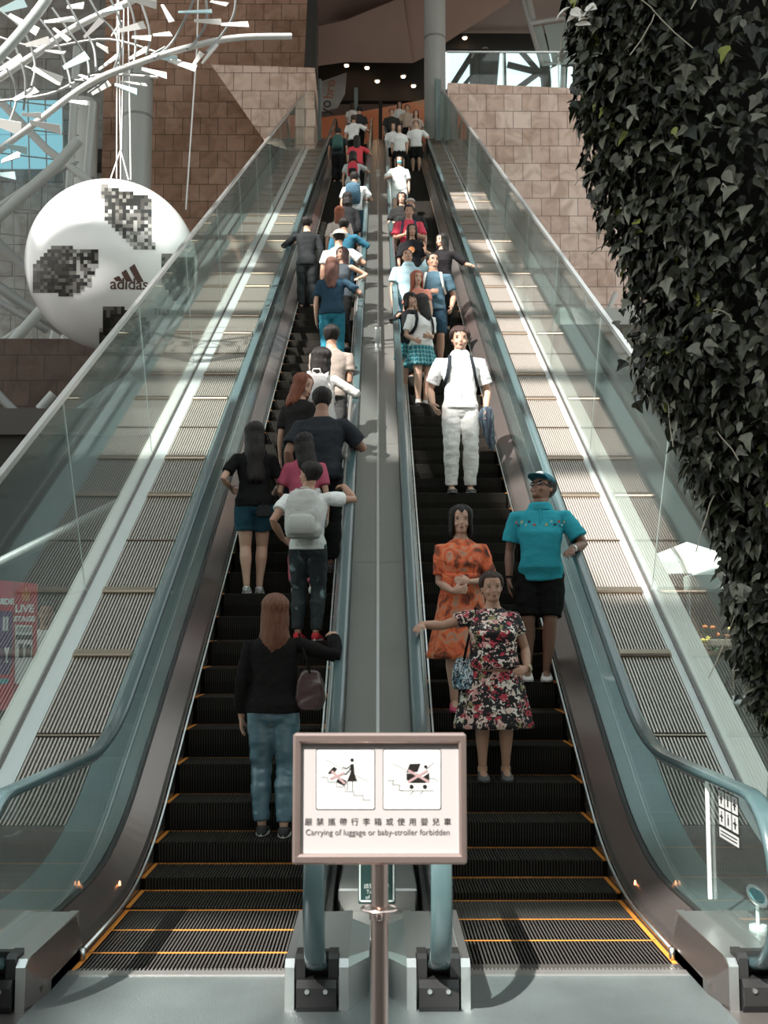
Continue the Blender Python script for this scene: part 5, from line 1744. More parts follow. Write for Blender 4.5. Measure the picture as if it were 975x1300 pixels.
def rail_z(y):
    lo, hi = 0, 60
    for _ in range(40):
        m_ = (lo + hi) / 2
        if off(m_, .86)[0] < y: lo = m_
        else: hi = m_
    return off(lo, .86)[1]
def make_target(side):
    def f(which, S, e, loc, rz, ahead):
        wS = Vector(loc) + Matrix.Rotation(rz, 3, 'Z') @ S
        X = side * (.24 if which == 'in' else 1.51)
        dx = X - wS.x
        X -= math.copysign(.05, dx)
        Y = wS.y + ahead
        T = Vector((X, Y, rail_z(Y) + .045))
        return Matrix.Rotation(-rz, 3, 'Z') @ (T - Vector(loc))
    return f
ppl = {}; TAKEN = []
FEET = dict(L1=1070, L2=808, L3=752, L11=392, R1=990, R2=893, R3=860, R4=620, R5=522, R6=503)
def nose(side, k): return path((PHL if side < 0 else PHR) + .4 * k)
def cast(key, side, px, hy, H, rz, spec, k=None, Y=None, dX=0):
    """stand a rider on the step where a body of about height H reaches the right height in view"""
    fy = FEET.get(key); cand = []
    for kk in range(-6, 92):
        y, z, _ = nose(side, kk); y += .2
        X = 0
        for _ in range(3):
            zz = proj((X, y, z + H))[2]; X = (px - 479) / F * zz
        lo, hi = .5, 2.6
        for _ in range(30):
            m_ = (lo + hi) / 2
            if proj((X, y, z + m_))[1] > hy: lo = m_
            else: hi = m_
        er = abs(lo - H)
        if fy: er = abs(proj((X, y, z))[1] - fy) / 200
        Xc = side * min(1.27, max(.45, abs(X)))
        busy = any(s_ == side and abs(x_ - Xc) < .36 and abs(y_ - y) < (.26 if abs(x_ - Xc) > .15 else .33) for s_, x_, y_ in TAKEN)
        cand.append((er + (9 if busy else 0), kk, lo, X, y, z))
    _, kk, h, X, y, z = min(cand)
    TAKEN.append((side, side * min(1.27, max(.45, abs(X))), y))
    h *= .993
    X = side * min(1.27, max(.45, abs(X))) + dX
    z += .002
    spec = dict(spec); spec.setdefault('seed', len(ppl) * 3 + 1)
    print('CAST %-4s k=%d H=%.2f X=%.2f Y=%.2f feet_px=%.0f' % (key, kk, h, X, y, proj((X, y, z))[1]))
    i = person(spec, (X, y, z), R(rz), h, make_target(side))
    ppl[key] = i
    return i

def worn(info, name, label, cat):
    return tag(empty(name, info['loc'], info['rz']), label, cat)
def backpack(info, c, label, c2=None, z=.70, size=1.0, straps=True, solid=True):
    H = info['H']; b = worn(info, 'backpack', label, 'backpack'); sp = info['spine'](.72); yb = -.071 * H - .008
    if solid:
        m = MB(); rings = []
        for zr, w, d in ((-.135, .05, .03), (-.13, .082, .052), (-.09, .094, .064), (0, .092, .060), (.07, .084, .050), (.105, .068, .038), (.118, .04, .02)):
            rings.append([Vector((sp.x + w * H * size * math.copysign(abs(math.cos(q)) ** .6, math.cos(q)), sp.y + yb - .052 * H * size + d * H * size * math.copysign(abs(math.sin(q)) ** .6, math.sin(q)), (z + zr * size) * H)) for q in [2 * PI * i / 24 for i in range(24)]])
        m.loft(rings); vs, fs = remesh(m, .012, disp=.008, seed=3); m = MB(); m.add(vs, fs); m.build('bag_body', cloth(c), b, smooth=True, local=True)
        m = MB(); rings = []
        for zr, w, d in ((-.12, .05, .016), (-.11, .07, .03), (-.03, .07, .028), (-.015, .05, .012)):
            rings.append([Vector((sp.x + w * H * size * math.copysign(abs(math.cos(q)) ** .6, math.cos(q)), sp.y + yb - .105 * H * size + d * H * size * math.sin(q), (z + zr * size) * H)) for q in [2 * PI * i / 20 for i in range(20)]])
        m.loft(rings); m.build('front_pocket', cloth(c2 or c), b, smooth=True, local=True)
        m = MB(); m.tube([(sp.x - .03 * H, sp.y + yb - .03 * H, (z + .11) * H), (sp.x - .02 * H, sp.y + yb - .03 * H, (z + .14) * H), (sp.x + .02 * H, sp.y + yb - .03 * H, (z + .14) * H), (sp.x + .03 * H, sp.y + yb - .03 * H, (z + .11) * H)], .008, 6); m.build('grab_loop', cloth(c2 or c), b, smooth=True, local=True)
    if straps:
        for sx in (-1, 1):
            m = MB(); pts = [(sp.x + sx * .055 * H, sp.y + yb * .98, .79 * H), (sp.x + sx * .06 * H, sp.y - .03 * H, .842 * H), (sp.x + sx * .062 * H, sp.y + .03 * H, .822 * H), (sp.x + sx * .07 * H, sp.y + .074 * H, .76 * H), (sp.x + sx * .083 * H, sp.y + .072 * H, .69 * H), (sp.x + sx * .102 * H, sp.y + .02 * H, .64 * H)]
            m.tube(pts, .021, 10, flat=.3, up=(0, 1, 0)); m.build('strap', cloth(c2 or c), b, smooth=True, local=True)
    return b
def sack(info, name, c, label, cat, P, w, h, d, strap_to=None, soft=.01, mt=None, n2=.6):
    """soft bag hanging at P (local, units of H) with a strap up to strap_to"""
    H = info['H']; b = worn(info, name, label, cat); P = Vector(P) * H
    m = MB(); rings = []
    for t, s in ((0, .5), (.06, .85), (.3, 1), (.7, .85), (.95, .6), (1, .4)):
        rings.append([P + Vector((w * s * math.copysign(abs(math.cos(q)) ** n2, math.cos(q)), d * (1.1 - .7 * t) * math.copysign(abs(math.sin(q)) ** n2, math.sin(q)), -h / 2 + h * t)) for q in [2 * PI * i / 20 for i in range(20)]])
    m.loft(rings); vs, fs = remesh(m, .009, disp=soft, seed=5); m = MB(); m.add(vs, fs); m.build('bag_body', mt or cloth(c), b, smooth=True, local=True)
    if strap_to:
        for dy in (-.3, .3):
            m = MB(); a = P + Vector((0, dy * d * 2, h * .42)); s = Vector(strap_to) * H + Vector((0, dy * .02, 0)); mid = a.lerp(s, .5) + Vector((0, dy * .02, 0))
            m.tube([a, mid, s], .007, 6, flat=.6); m.build('strap', cloth((.015, .012, .012)), b, smooth=True, local=True)
    return b

# ---------------------------------------------------------------- left escalator, going up (backs)
L1 = cast('L1', -1, 348, 753, 1.57, 0, dict(lod=0, skin=1, head=(22, 4, 0), hair=('long', LBR, 1.05), face=60, top=('jumper', (.009, .008, .008), 1.85, .505, .022), bottom=('trousers', SATIN, .97, .006), shoes=((.05, .05, .05), (.75, .74, .7)), arms=('down', ('rail', 'in', .20)), feet=((-.045, .02, 0), (.05, -.02, 0)), seed=4,
  label='person in black jumper and shiny blue trousers, lowest rider on the left escalator'))
sack(L1, 'handbag', None, 'dark burgundy leather handbag under the arm of the rider in shiny blue trousers', 'handbag', (.155, -.02, .60), .10, .25, .055, (.105, -.01, .835), .004, mat('burgundy_leather', (.06, .03, .032), .22, coat=.4), .5)
L2 = cast('L2', -1, 391, 585, 1.66, -8, dict(lod=0, sex='m', skin=0, head=(58, 10, 0), hair=('short', BLK), top=('t_shirt', WHT, .55, .50, .016), bottom=('jeans', RIPPED, .97, .004), shoes=((.55, .04, .05), (.8, .78, .75)), arms=(('at', (-.15, .02, .57), .8, (.6, .5, -.5)), ('rail', 'in', .28)), feet=((-.05, -.01, 0), (.05, .0, 0)),
  label='person in white t-shirt and torn black jeans, looking left, on the left escalator'), k=11)
backpack(L2, (.52, .52, .50), 'pale grey backpack on the rider in torn black jeans', (.47, .47, .45), size=1.08)
L3 = cast('L3', -1, 323, 535, 1.62, 4, dict(lod=0, skin=1, head=(14, -6, 0), hair=('long', BLK, 1.7), top=('t_shirt', BK, .7, .50, .012), bottom=('shorts', (.018, .06, .085), .30, .012), shoes=(CHECK, (.8, .78, .74)), arms=(('at', (-.14, .06, .62), .8), ('at', (.11, .16, .60), .8, (.3, 1, .1), (0, 0, 1))), feet=((-.035, -.03, 0), (.035, .04, 0)),
  label='person with long black hair, black t-shirt and navy shorts holding a phone'), k=13)
sack(L3, 'waist_bag', (.02, .02, .022), 'small black bag at the hip of the rider in navy shorts', 'bag', (.06, -.085, .47), .075, .11, .03, (.02, -.06, .56), .003)
ph = worn(L3, 'mobile_phone', 'small phone held by the rider in navy shorts', 'phone'); HH = L3['H']
m = MB(); m.box((0, 0, 0), (.065, .13, .008), bev=.003); o = m.build('casing', mat('phone_silver', (.5, .5, .5), .3, .4), ph, local=True)
A_ = L3['arms'][1]; o.location = A_[2] + A_[3].normalized() * .09 - A_[4].normalized() * -.03; o.rotation_euler = (.35, 0, -.3)
m = MB(); m.box((0, 0, .0045), (.058, .12, .001)); m.build('screen', M['black_plastic'], o, local=True)
PINK = (.42, .09, .14)
L4 = cast('L4', -1, 395, 548, 1.42, -5, dict(lod=1, skin=1, head=(40, -12, 0), hair=('long', BLK, 1.0), top=('blouse', PINK, .75, .50, .02), bottom=('trousers', (.55, .16, .20), .95, .01), shoes=((.7, .68, .64), (.8, .78, .75)), arms=(('at', (-.13, .12, .56), .6), 'down'),
  label='person in pink top and coral trousers, half hidden behind the grey backpack'), k=14, dX=-.06)
L5 = cast('L5', -1, 408, 490, 1.74, -4, dict(lod=0, sex='m', skin=2, head=(6, -10, 0), hair=('crop', BLK), fat=1.14, armf=1.12, top=('t_shirt', (.028, .032, .038), .72, .49, .02), bottom=('trousers', BK, .95, .01), shoes=((.1, .1, .1), (.4, .4, .4)), arms=(('at', (-.17, .03, .515), .6, (.1, .1, -1)), ('rail', 'in', .25)),
  label='broad person in charcoal t-shirt seen from behind, hand on the inner rail'), k=17)
L6 = cast('L6', -1, 388, 473, 1.58, 0, dict(lod=1, skin=1, head=(-95, -18, 0), twist=-30, smile=1, hair=('long', RED, .7), fringe=.85, top=('t_shirt', (.02, .018, .018), .8, .5, .012), bottom=('jeans', BK, .95, .006), shoes=((.1, .1, .1), (.3, .3, .3)),
  label='person with reddish hair and black top smiling downwards, left escalator'), k=19, dX=-.06)
L7 = cast('L7', -1, 404, 441, 1.60, -5, dict(lod=0, skin=1, head=(62, 6, 0), hair=('bob', BLK, .25), top=('blouse', (.66, .63, .60), 1.25, .50, .03), bottom=('jeans', NAVY, .95, .006), shoes=((.5, .5, .5), (.6, .6, .6)), arms=('down', ('rail', 'in', .2)),
  label='person with a black bob and loose cream blouse, profile to the left'), k=21)
backpack(L7, (.55, .53, .52), 'pale grey backpack on the rider with the black bob', size=.85)
L8 = cast('L8', -1, 420, 412, 1.70, 2, dict(lod=1, sex='m', skin=0, head=(0, 2, 0), hair=('short', BLK), top=('t_shirt', (.30, .25, .215), .6, .5, .016), bottom=('trousers', (.06, .06, .06), .95, .006), shoes=((.1, .1, .1), (.3, .3, .3)), arms=(('at', (-.04, .14, .66), .5), ('at', (.06, .14, .62), .5)),
  label='person in taupe t-shirt seen from behind carrying a baby'), k=24)
bb_ = L8['loc'] + Vector((-.155, .11, .685))
person(dict(lod=2, skin=0, hs=1.75, head=(150, 0, 0), hair=('crop', (.10, .05, .04)), top=('romper', (.5, .45, .4), .8, .46, .01), arms=('down', 'down'), nofeet=1, seed=9, label='baby held over the shoulder of the rider in taupe'), bb_, 0, .60, make_target(-1))
L9 = cast('L9', -1, 421, 326, 1.66, -6, dict(lod=1, skin=1, head=(-8, -4, 0), hair=('long', (.14, .06, .045), 1.1), top=('t_shirt', NAVY, .75, .5, .014), bottom=('jeans', (.03, .18, .25), .95, .006), shoes=((.1, .1, .1), (.3, .3, .3)), arms=('down', ('rail', 'in', .2)),
  label='person in navy t-shirt and teal jeans with long brown hair, left escalator'), k=31)
L9b = cast('L9b', -1, 433, 313, 1.60, 150, dict(lod=1, skin=1, smile=1, head=(-10, 4, 0), hair=('long', (.05, .02, .018), .9), top=('top', (.05, .06, .07), 0, .5, .014), bottom=('trousers', BK, .95, .006), shoes=((.3, .3, .3), (.3, .3, .3)), arms=(('rail', 'in', -.1), 'down'),
  label='laughing person turned back towards the one in teal jeans'), k=33)
L10 = cast('L10', -1, 429, 292, 1.68, -10, dict(lod=1, sex='m', skin=0, head=(35, 0, 0), hair=('crop', BLK), top=('t_shirt', (.74, .72, .69), .65, .5, .02), bottom=('shorts', BK, .4, .01), shoes=((.3, .3, .3), (.6, .6, .6)), arms=('down', ('rail', 'in', .2)),
  label='person in white t-shirt and white brimmed hat on the left escalator'), k=36)
L11 = cast('L11', -1, 389, 275, 1.74, 2, dict(lod=1, sex='m', skin=1, head=(-18, 0, 0), hair=('short', BLK), top=('suit_jacket', (.022, .024, .026), 1.9, .47, .012), bottom=('trousers', (.03, .033, .035), .97, .006), shoes=((.02, .02, .02), (.02, .02, .02)), arms=(('rail', 'out', .25), 'down'),
  label='person in dark suit holding the outer rail of the left escalator'), dX=0)
more = [
 ('L12', -1, 436, 277, 1.64, -10, dict(sex='m', hair=('short', BLK), top=('t_shirt', (.03, .12, .18), 1.2, .5, .014), bottom=('jeans', NAVY, .95, .006), arms=('down', ('rail', 'in', .2)), label='person in petrol blue top just above the white brimmed hat'), 39),
 ('L13', -1, 430, 262, 1.62, 0, dict(hair=('long', RED, .6), top=('blouse', (.5, .42, .38), .9, .5, .016), bottom=('jeans', BK, .95, .006), label='person with reddish hair and pale blouse, left escalator, upper half'), 43),
 ('L13b', -1, 440, 244, 1.66, 0, dict(hair=('bob', BLK, .2), top=('cardigan', (.02, .02, .022), 1.6, .5, .016), bottom=('jeans', BK, .95, .006), label='person with black bob and black cardigan, left escalator, upper half'), 47),
 ('L14', -1, 449, 218, 1.74, -8, dict(sex='m', head=(-10, -8, 0), hair=('short', BLK), top=('t_shirt', (.74, .76, .76), .7, .5, .02), bottom=('trousers', NAVY, .95, .01), arms=('down', ('rail', 'in', .3)), label='person in white t-shirt with slate blue backpack, left escalator'), 51),
 ('L15', -1, 447, 192, 1.70, 0, dict(hair=('bob', BLK, .1), top=('t_shirt', (.42, .45, .44), .7, .5, .02), bottom=('shorts', (.5, .5, .5), .4, .01), arms=('down', ('rail', 'in', .2)), label='person in pale grey t-shirt high on the left escalator'), 58),
 ('L16', -1, 452, 172, 1.66, 0, dict(hair=('long', BLK, .8), top=('t_shirt', (.62, .07, .09), .7, .5, .02), bottom=('jeans', BK, .95, .01), arms=('down', ('rail', 'in', .2)), label='person in coral red t-shirt high on the left escalator'), 67),
 ('L17', -1, 428, 162, 1.68, 0, dict(hair=('short', BLK), sex='m', top=('t_shirt', (.03, .035, .04), .7, .5, .02), bottom=('jeans', BK, .95, .01), label='person in black with a green grey backpack by the outer rail, high up'), 69),
 ('L18', -1, 448, 146, 1.70, -10, dict(hair=('short', BRN), sex='m', top=('t_shirt', (.72, .72, .70), .8, .5, .02), bottom=('jeans', BK, .95, .01), arms=('down', ('rail', 'in', .2)), label='person in white shirt leaning to the inner rail near the top left'), 78),
 ('L19', -1, 455, 135, 1.72, 20, dict(hair=('short', BLK), sex='m', top=('t_shirt', (.03, .03, .03), .8, .5, .02), bottom=('jeans', BK, .95, .01), label='person in black at the top end of the left escalator'), 87),
 ('L20', -1, 446, 131, 1.62, 0, dict(hair=('bob', BRN, .2), top=('blouse', (.7, .68, .64), .8, .5, .02), bottom=('jeans', BK, .95, .01), label='person in pale blouse furthest up on the left escalator'), 90),
]
# ---------------------------------------------------------------- right escalator, coming down (faces)
R1 = cast('R1', 1, 624, 728, 1.46, 180, dict(lod=0, skin=0, fat=1.27, armf=1.2, legf=1.02, belly=1, hs=1.08, head=(4, 0, 3), hair=('short', (.04, .022, .018)), fringe=.80, top=('dress_bodice', FLORAL, .55, .54, .004), bottom=('dress', FLORAL, .245, .055), folds=10, shoes=((.10, .10, .10), (.16, .16, .155), (.55, .33, .22), .6),
   arms=(('at', (-.155, .10, .535), .7, (.75, .6, -.2), (0, -1, -.2)), ('rail', 'in', -.22)), feet=((-.055, .03, 0), (.06, .045, 0)), label='person in black floral dress with one arm out to the rail, right escalator'), k=1)
sack(R1, 'tote_bag', None, 'dark patterned shoulder bag hanging beside the floral dress', 'bag', (.150, .05, .51), .085, .21, .045, (.085, .0, .835), .008, PATCH, .6)
wt = MB(); A_ = R1['arms'][0]; p_ = A_[2] - A_[3].normalized() * .012
wt.tube([p_ - A_[3].normalized() * .012, p_ + A_[3].normalized() * .006], .027, 14); wt.ell(p_ + Vector((-.005, .02, .012)), (.014, .012, .014), 10, 6)
wt.build('wristwatch', mat('watch_gold', (.5, .38, .25), .3, .7), R1['e'], smooth='auto', local=True)
R2 = cast('R2', 1, 584, 641, 1.58, 180, dict(lod=0, skin=1, fat=1.04, head=(0, 0, 0), hair=('bob', BLK, .12), top=('dress_bodice', ORANGE, .78, .54, .006), bottom=('dress', ORANGE, .25, .05), folds=8, shoes=((.45, .07, .13), (.45, .07, .13)),
   arms=(('front', .02), ('at', (.05, .125, .575), .8, (-.8, .4, .1), (0, -1, 0))), feet=((-.04, .02, 0), (.04, .05, 0)), label='person in orange and black printed dress with hands at the waist'), k=5)
R3 = cast('R3', 1, 684, 600, 1.68, 172, dict(lod=0, sex='m', skin=3, fat=1.0, hs=1.06, belly=.7, head=(-38, 24, 4), hair=('crop', BLK), top=('polo_shirt', TEAL, .74, .475, .024), collar=TEAL, placket=4, bottom=('shorts', BK, .44, .016), shoes=((.60, .56, .53), (.72, .70, .66)),
   arms=(('rail', 'out', -.25), 'down'), feet=((-.02, .03, 0), (.07, .03, 0)), label='person in teal polo shirt and cap gazing up, hand on the outer rail'), k=6)
# cap and sunglasses
hp = R3['hpnt']; hh = R3['hh']; HMx = R3['HM']
m = MB(); rings = []
for t, o in ((.66, .04), (.75, .055), (.85, .06), (.93, .06), (.985, .05), (1.0, .03)):
    w, yf, yb = hsec(t); s_ = 1 + o / .38
    rings.append([hp(w * s_ * math.cos(q), (yf if math.sin(q) > 0 else yb) * s_ * math.sin(q), t + .055 * ss(.6, 1, t)) for q in [2 * PI * i / 28 for i in range(28)]])
m.loft(rings); cp = m.build('cap', cloth((.025, .10, .13)), R3['e'], smooth=True, local=True)
m = MB(); ring = []
top_, bot_ = [], []
for i in range(15):
    q = PI * (.14 + .72 * i / 14); x = math.cos(q) * .37; y = .30 + math.sin(q) * .46; zz = .70 - .05 * math.cos(x * 4)
    top_.append(hp(x, y, zz + .04)); bot_.append(hp(x, y, zz + .012))
inn_t = [hp(math.cos(PI * (.14 + .72 * i / 14)) * .36, .12 + math.sin(PI * (.14 + .72 * i / 14)) * .26, .72) for i in range(15)]
inn_b = [p - (HMx @ Vector((0, 0, .02 * hh))) for p in inn_t]
m.loft([inn_t, top_, bot_, inn_b], cap=False, close=False); m.build('brim', cloth((.025, .10, .13)), cp, smooth=True, local=True)
m = MB(); 
for i in range(9):
    q = PI * (.30 + .40 * i / 8); top_ = None
m.ell(hp(0, .40, .86), (.20 * hh, .05 * hh, .11 * hh), 14, 8, HMx); m.build('front_panel', cloth((.7, .72, .70)), cp, smooth=True, local=True)
m = MB()
for sx in (-1, 1):
    m.ell(hp(sx * .15, .425, .485), (.115 * hh, .03 * hh, .085 * hh), 14, 8, HMx); m.tube([hp(sx * .26, .38, .50), hp(sx * .37, .0, .50)], .0045, 6)
m.tube([hp(-.06, .45, .51), hp(.06, .45, .51)], .004, 6)
m.build('sunglasses', mat('dark_lens', (.012, .010, .010), .08, coat=.6), R3['e'], smooth=True, local=True)
A_ = R3['arms'][0]; m = MB(); d_ = (A_[2] - A_[1]).normalized(); p_ = A_[2] - d_ * .015
m.tube([p_ - d_ * .013, p_ + d_ * .010], .031, 16); m.build('wristwatch', mat('watch_steel', (.6, .6, .58), .3, .6), R3['e'], smooth='auto', local=True)
m = MB(); A_ = R3['arms'][1]; d_ = (A_[2] - A_[1]).normalized(); p_ = A_[2] - d_ * .01; m.tube([p_ - d_ * .01, p_ + d_ * .006], .029, 14); m.build('bracelet', cloth(BK), R3['e'], smooth='auto', local=True)
# printed row of small characters on the chest
EMS = (MB(), MB()); cols_ = [mat('print_%d' % i, c, .7) for i, c in enumerate(((.55, .08, .06), (.6, .5, .2), (.02, .03, .05), (.25, .6, .6)))]
ss_ = R3['tsec']; rr3 = random.Random(2); i3 = 0
for zr, row in ((.758, (.15, .27, .38, .62, .73, .85)), (.743, (.20, .33, .44, .56, .67, .80))):
    pr = ss_(*interp_t(zr), inf=.019 * R3['k'] + .006)
    for u in row:
        em = EMS[0 if u < .5 else 1]
        f_ = u * 11; a = pr[int(f_)]; b_ = pr[int(f_) + 1]; p = a.lerp(b_, f_ - int(f_)); n_ = Vector((p.x, p.y * 2.2, 0)).normalized(); s_ = n_.cross(Vector((0, 0, 1)))
        em.mi = i3 % 4; i3 += 1; w_ = .011; h_ = .015
        em.add([p + n_ * .012 + s_ * (w_ * math.cos(t)) + Vector((0, 0, h_ * math.sin(t) * (1 if j % 2 else .5))) for j, t in enumerate([2 * PI * q / 8 for q in range(8)])], [tuple(range(8))])
for em in EMS: em.build('chest_print', cols_, R3['e'], local=True, fixn=False)
R4 = cast('R4', 1, 583, 415, 1.72, 180, dict(lod=0, sex='m', skin=1, head=(0, -4, 0), hair=('tuft', (.04, .02, .016)), fringe=.74, top=('school_shirt', (.80, .81, .80), .78, .505, .018), collar=(.80, .81, .80), placket=10, bottom=('trousers', (.74, .73, .70), .97, .007), shoes=((.09, .09, .085), (.6, .58, .55)),
   arms=(('at', (-.15, .02, .51), .6, (-.1, .2, -1)), ('at', (.165, .03, .53), .5, (-.3, .5, -.8))), feet=((-.055, .0, 0), (.055, .01, 0)), label='person in white school shirt and cream trousers standing alone, right escalator'), k=17)
backpack(R4, (.02, .025, .03), 'dark backpack with black straps on the rider in cream trousers', size=.8)
jk = worn(R4, 'folded_jacket', 'dark blue jacket hanging from the hand of the rider in cream trousers', 'jacket'); HH = R4['H']
m = MB(); A_ = R4['arms'][0]; c_ = A_[2] + Vector((0, .03, -.02)); rings = []
for z, w, d, dx in ((.03, .03, .025, 0), (0, .055, .045, 0), (-.07, .075, .05, .01), (-.16, .06, .04, -.01), (-.26, .055, .032, -.03), (-.36, .04, .022, -.045), (-.44, .015, .012, -.055)):
    rings.append([c_ + Vector((dx + w * math.cos(q) * (1 + .25 * math.sin(5 * q + z * 20)), d * math.sin(q) * (1 + .25 * math.sin(4 * q)), z)) for q in [2 * PI * i / 30 for i in range(30)]])
m.loft(rings); m.build('fabric', pattern_mat('jacket_stripe', [(0.4, (.02, .03, .045)), (.5, (.05, .075, .10)), (.6, (.16, .20, .23)), (.64, (.02, .03, .045))], 6, 'noise', stretch=(5, 1, 1)), jk, smooth=True, local=True)
R5 = cast('R5', 1, 534, 373, 1.62, 200, dict(lod=0, skin=1, head=(-100, -8, 0), hair=('long', BLK, 1.5), top=('blouse', (.76, .76, .74), .75, .535, .016), bottom=('skirt', PLAID, .36, .045), folds=14, shoes=((.03, .03, .03), (.1, .1, .1), (.7, .7, .68), .9),
   arms=(('at', (-.02, .15, .60), .5, (.8, .3, -.2)), ('at', (.11, .12, .56), .5)), feet=((-.035, -.0, 0), (.04, .03, 0)), label='person in white blouse and teal plaid skirt with hair over the chest'), k=22)
backpack(R5, (.02, .02, .025), 'black school backpack on the rider with the teal plaid skirt', size=.8)
R6 = cast('R6', 1, 513, 371, 1.60, 190, dict(lod=1, skin=1, head=(15, 0, 4), hair=('bob', BLK, .15), fringe=.64, top=('cardigan', (.022, .022, .024), 1.3, .50, .018), bottom=('skirt', PLAID, .36, .04), folds=14, shoes=((.03, .03, .03), (.1, .1, .1)), arms=(('front', 0), ('rail', 'in', -.05)),
   label='person in black cardigan with an elbow on the inner rail'), k=24, dX=-.02)
R7 = cast('R7', 1, 549, 320, 1.76, 176, dict(lod=1, sex='m', skin=0, head=(25, 10, 0), hair=('crop', BLK), top=('t_shirt', (.07, .13, .17), .7, .5, .02), bottom=('shorts', NAVY, .45, .01), shoes=((.2, .2, .2), (.6, .6, .6)), arms=(('at', (-.15, .05, .52), .6), ('front', .03)),
   label='person in slate blue t-shirt with a pale strap, looking up'), k=27)
R8 = cast('R8', 1, 531, 343, 1.55, 150, dict(lod=1, skin=1, head=(50, 0, 0), hair=('long', (.36, .10, .06), 1.0), top=('top', (.60, .24, .18), .5, .5, .014), bottom=('jeans', BK, .95, .01), shoes=((.2, .2, .2), (.3, .3, .3)), label='person with coppery hair and coral top leaning on a companion'), k=26, dX=-.03)
R9 = cast('R9', 1, 508, 314, 1.66, 188, dict(lod=1, sex='m', skin=0, head=(0, 22, 5), smile=1, hair=('crop', BLK), top=('shirt', (.42, .60, .66), .7, .49, .02), collar=(.42, .60, .66), bottom=('jeans', (.10, .20, .26), .95, .01), shoes=((.2, .2, .2), (.6, .6, .6)), arms=(('at', (-.14, .12, .93), .3, (.1, .1, 1)), 'down'),
   label='person in pale blue shirt throwing an arm up, right escalator'), k=29)
R10 = cast('R10', 1, 560, 296, 1.64, 165, dict(lod=1, skin=1, head=(-40, 0, 0), hair=('long', BLK, .9), top=('top', (.018, .016, .018), .9, .5, .016), bottom=('jeans', BK, .95, .01), shoes=((.2, .2, .2), (.3, .3, .3)), arms=(('rail', 'out', -.2), 'down'),
   label='person in black with an arm stretched to the outer rail, right escalator'), k=31)
R11 = cast('R11', 1, 522, 284, 1.60, 175, dict(lod=1, skin=0, head=(10, 4, 0), hair=('long', BLK, .7), top=('t_shirt', (.018, .018, .02), .8, .5, .016), bottom=('jeans', BK, .95, .01), shoes=((.2, .2, .2), (.3, .3, .3)), label='person in black t-shirt with a round orange print'), k=33)
m = MB(); pr = R11['tsec'](*interp_t(.70), inf=.02)
q0 = pr[5].lerp(pr[6], .5); m.add([q0 + Vector((.055 * math.cos(t), .010, .055 * math.sin(t))) for t in [2 * PI * i / 20 for i in range(20)]], [tuple(range(20))]); m.build('chest_print', mat('orange_print_disc', (.8, .32, .12), .6), R11['e'], local=True, fixn=False)
more += [
 ('R12', 1, 518, 260, 1.70, 180, dict(sex='m', skin=0, head=(0, -14, 0), hair=('crop', BLK), top=('t_shirt', (.62, .07, .11), .8, .5, .02), bottom=('jeans', BK, .95, .01), arms=(('front', .06), ('front', .04)), label='person in red t-shirt with dark straps on the right escalator'), 36),
 ('R13', 1, 520, 252, 1.72, 180, dict(sex='m', skin=0, hair=('crop', BLK), top=('t_shirt', (.03, .03, .03), .8, .5, .02), bottom=('jeans', BK, .95, .01), label='person with a pale grey cap behind the red t-shirt'), 38),
 ('R13b', 1, 509, 244, 1.66, 176, dict(skin=1, hair=('bob', BLK, .1), top=('t_shirt', (.02, .02, .02), .8, .5, .02), bottom=('jeans', BK, .95, .01), arms=('down', ('front', 0)), label='person in black behind the grey cap, nearer the inner rail'), 40),
 ('R14', 1, 506, 198, 1.62, 182, dict(skin=1, hair=('long', BLK, .4), top=('t_shirt', (.74, .78, .77), .8, .46, .03), bottom=('shorts', (.72, .74, .74), .35, .02), arms=('down', ('rail', 'in', -.1)), label='person in white t-shirt and teal face mask, arm on the inner rail'), 52),
 ('R15', 1, 495, 156, 1.64, 180, dict(skin=1, hair=('bob', BLK, .1), top=('t_shirt', (.74, .75, .73), .8, .5, .03), bottom=('skirt', BK, .33, .03), label='leftmost of the three riders in white shirts high on the right'), 70),
 ('R16', 1, 506, 158, 1.60, 180, dict(skin=1, hair=('bob', BLK, .1), top=('t_shirt', (.74, .75, .73), .8, .46, .03), bottom=('skirt', BK, .33, .03), label='middle one of the three riders in white shirts high on the right'), 68),
 ('R17', 1, 527, 153, 1.68, 175, dict(sex='m', skin=1, hair=('short', BLK), top=('t_shirt', (.76, .77, .75), .8, .48, .03), bottom=('shorts', BK, .5, .02), arms=(('rail', 'out', -.2), 'down'), label='rightmost of the three riders in white shirts high on the right'), 71),
 ('R18', 1, 516, 133, 1.72, 180, dict(sex='m', skin=0, hair=('short', BLK), top=('t_shirt', (.42, .33, .26), .8, .5, .03), bottom=('shorts', BK, .5, .02), label='person in tan t-shirt near the top of the right escalator'), 84),
 ('R19', 1, 494, 138, 1.66, 180, dict(sex='m', skin=0, hair=('short', BLK), top=('t_shirt', (.03, .03, .03), .8, .5, .03), bottom=('jeans', BK, .95, .02), label='person in black near the top left of the right escalator'), 82),
 ('R20', 1, 506, 129, 1.64, 180, dict(skin=1, hair=('long', BLK, .6), top=('t_shirt', (.7, .7, .68), .8, .5, .03), bottom=('jeans', BK, .95, .02), label='long haired person in pale top at the top of the right escalator'), 88),
 ('R21', 1, 527, 140, 1.66, 180, dict(skin=1, hair=('bob', BRN, .2), top=('t_shirt', (.45, .33, .28), .8, .5, .03), bottom=('jeans', BK, .95, .02), label='person in rosy brown top behind the rightmost white shirt'), 79),
]
for key, sd, px, hy, H, rz, sp, k in more:
    sp.setdefault('lod', 2 if k > 44 else 1); sp.setdefault('shoes', ((.1, .1, .1), (.4, .4, .4)))
    cast(key, sd, px, hy, H, rz, sp, k=k)
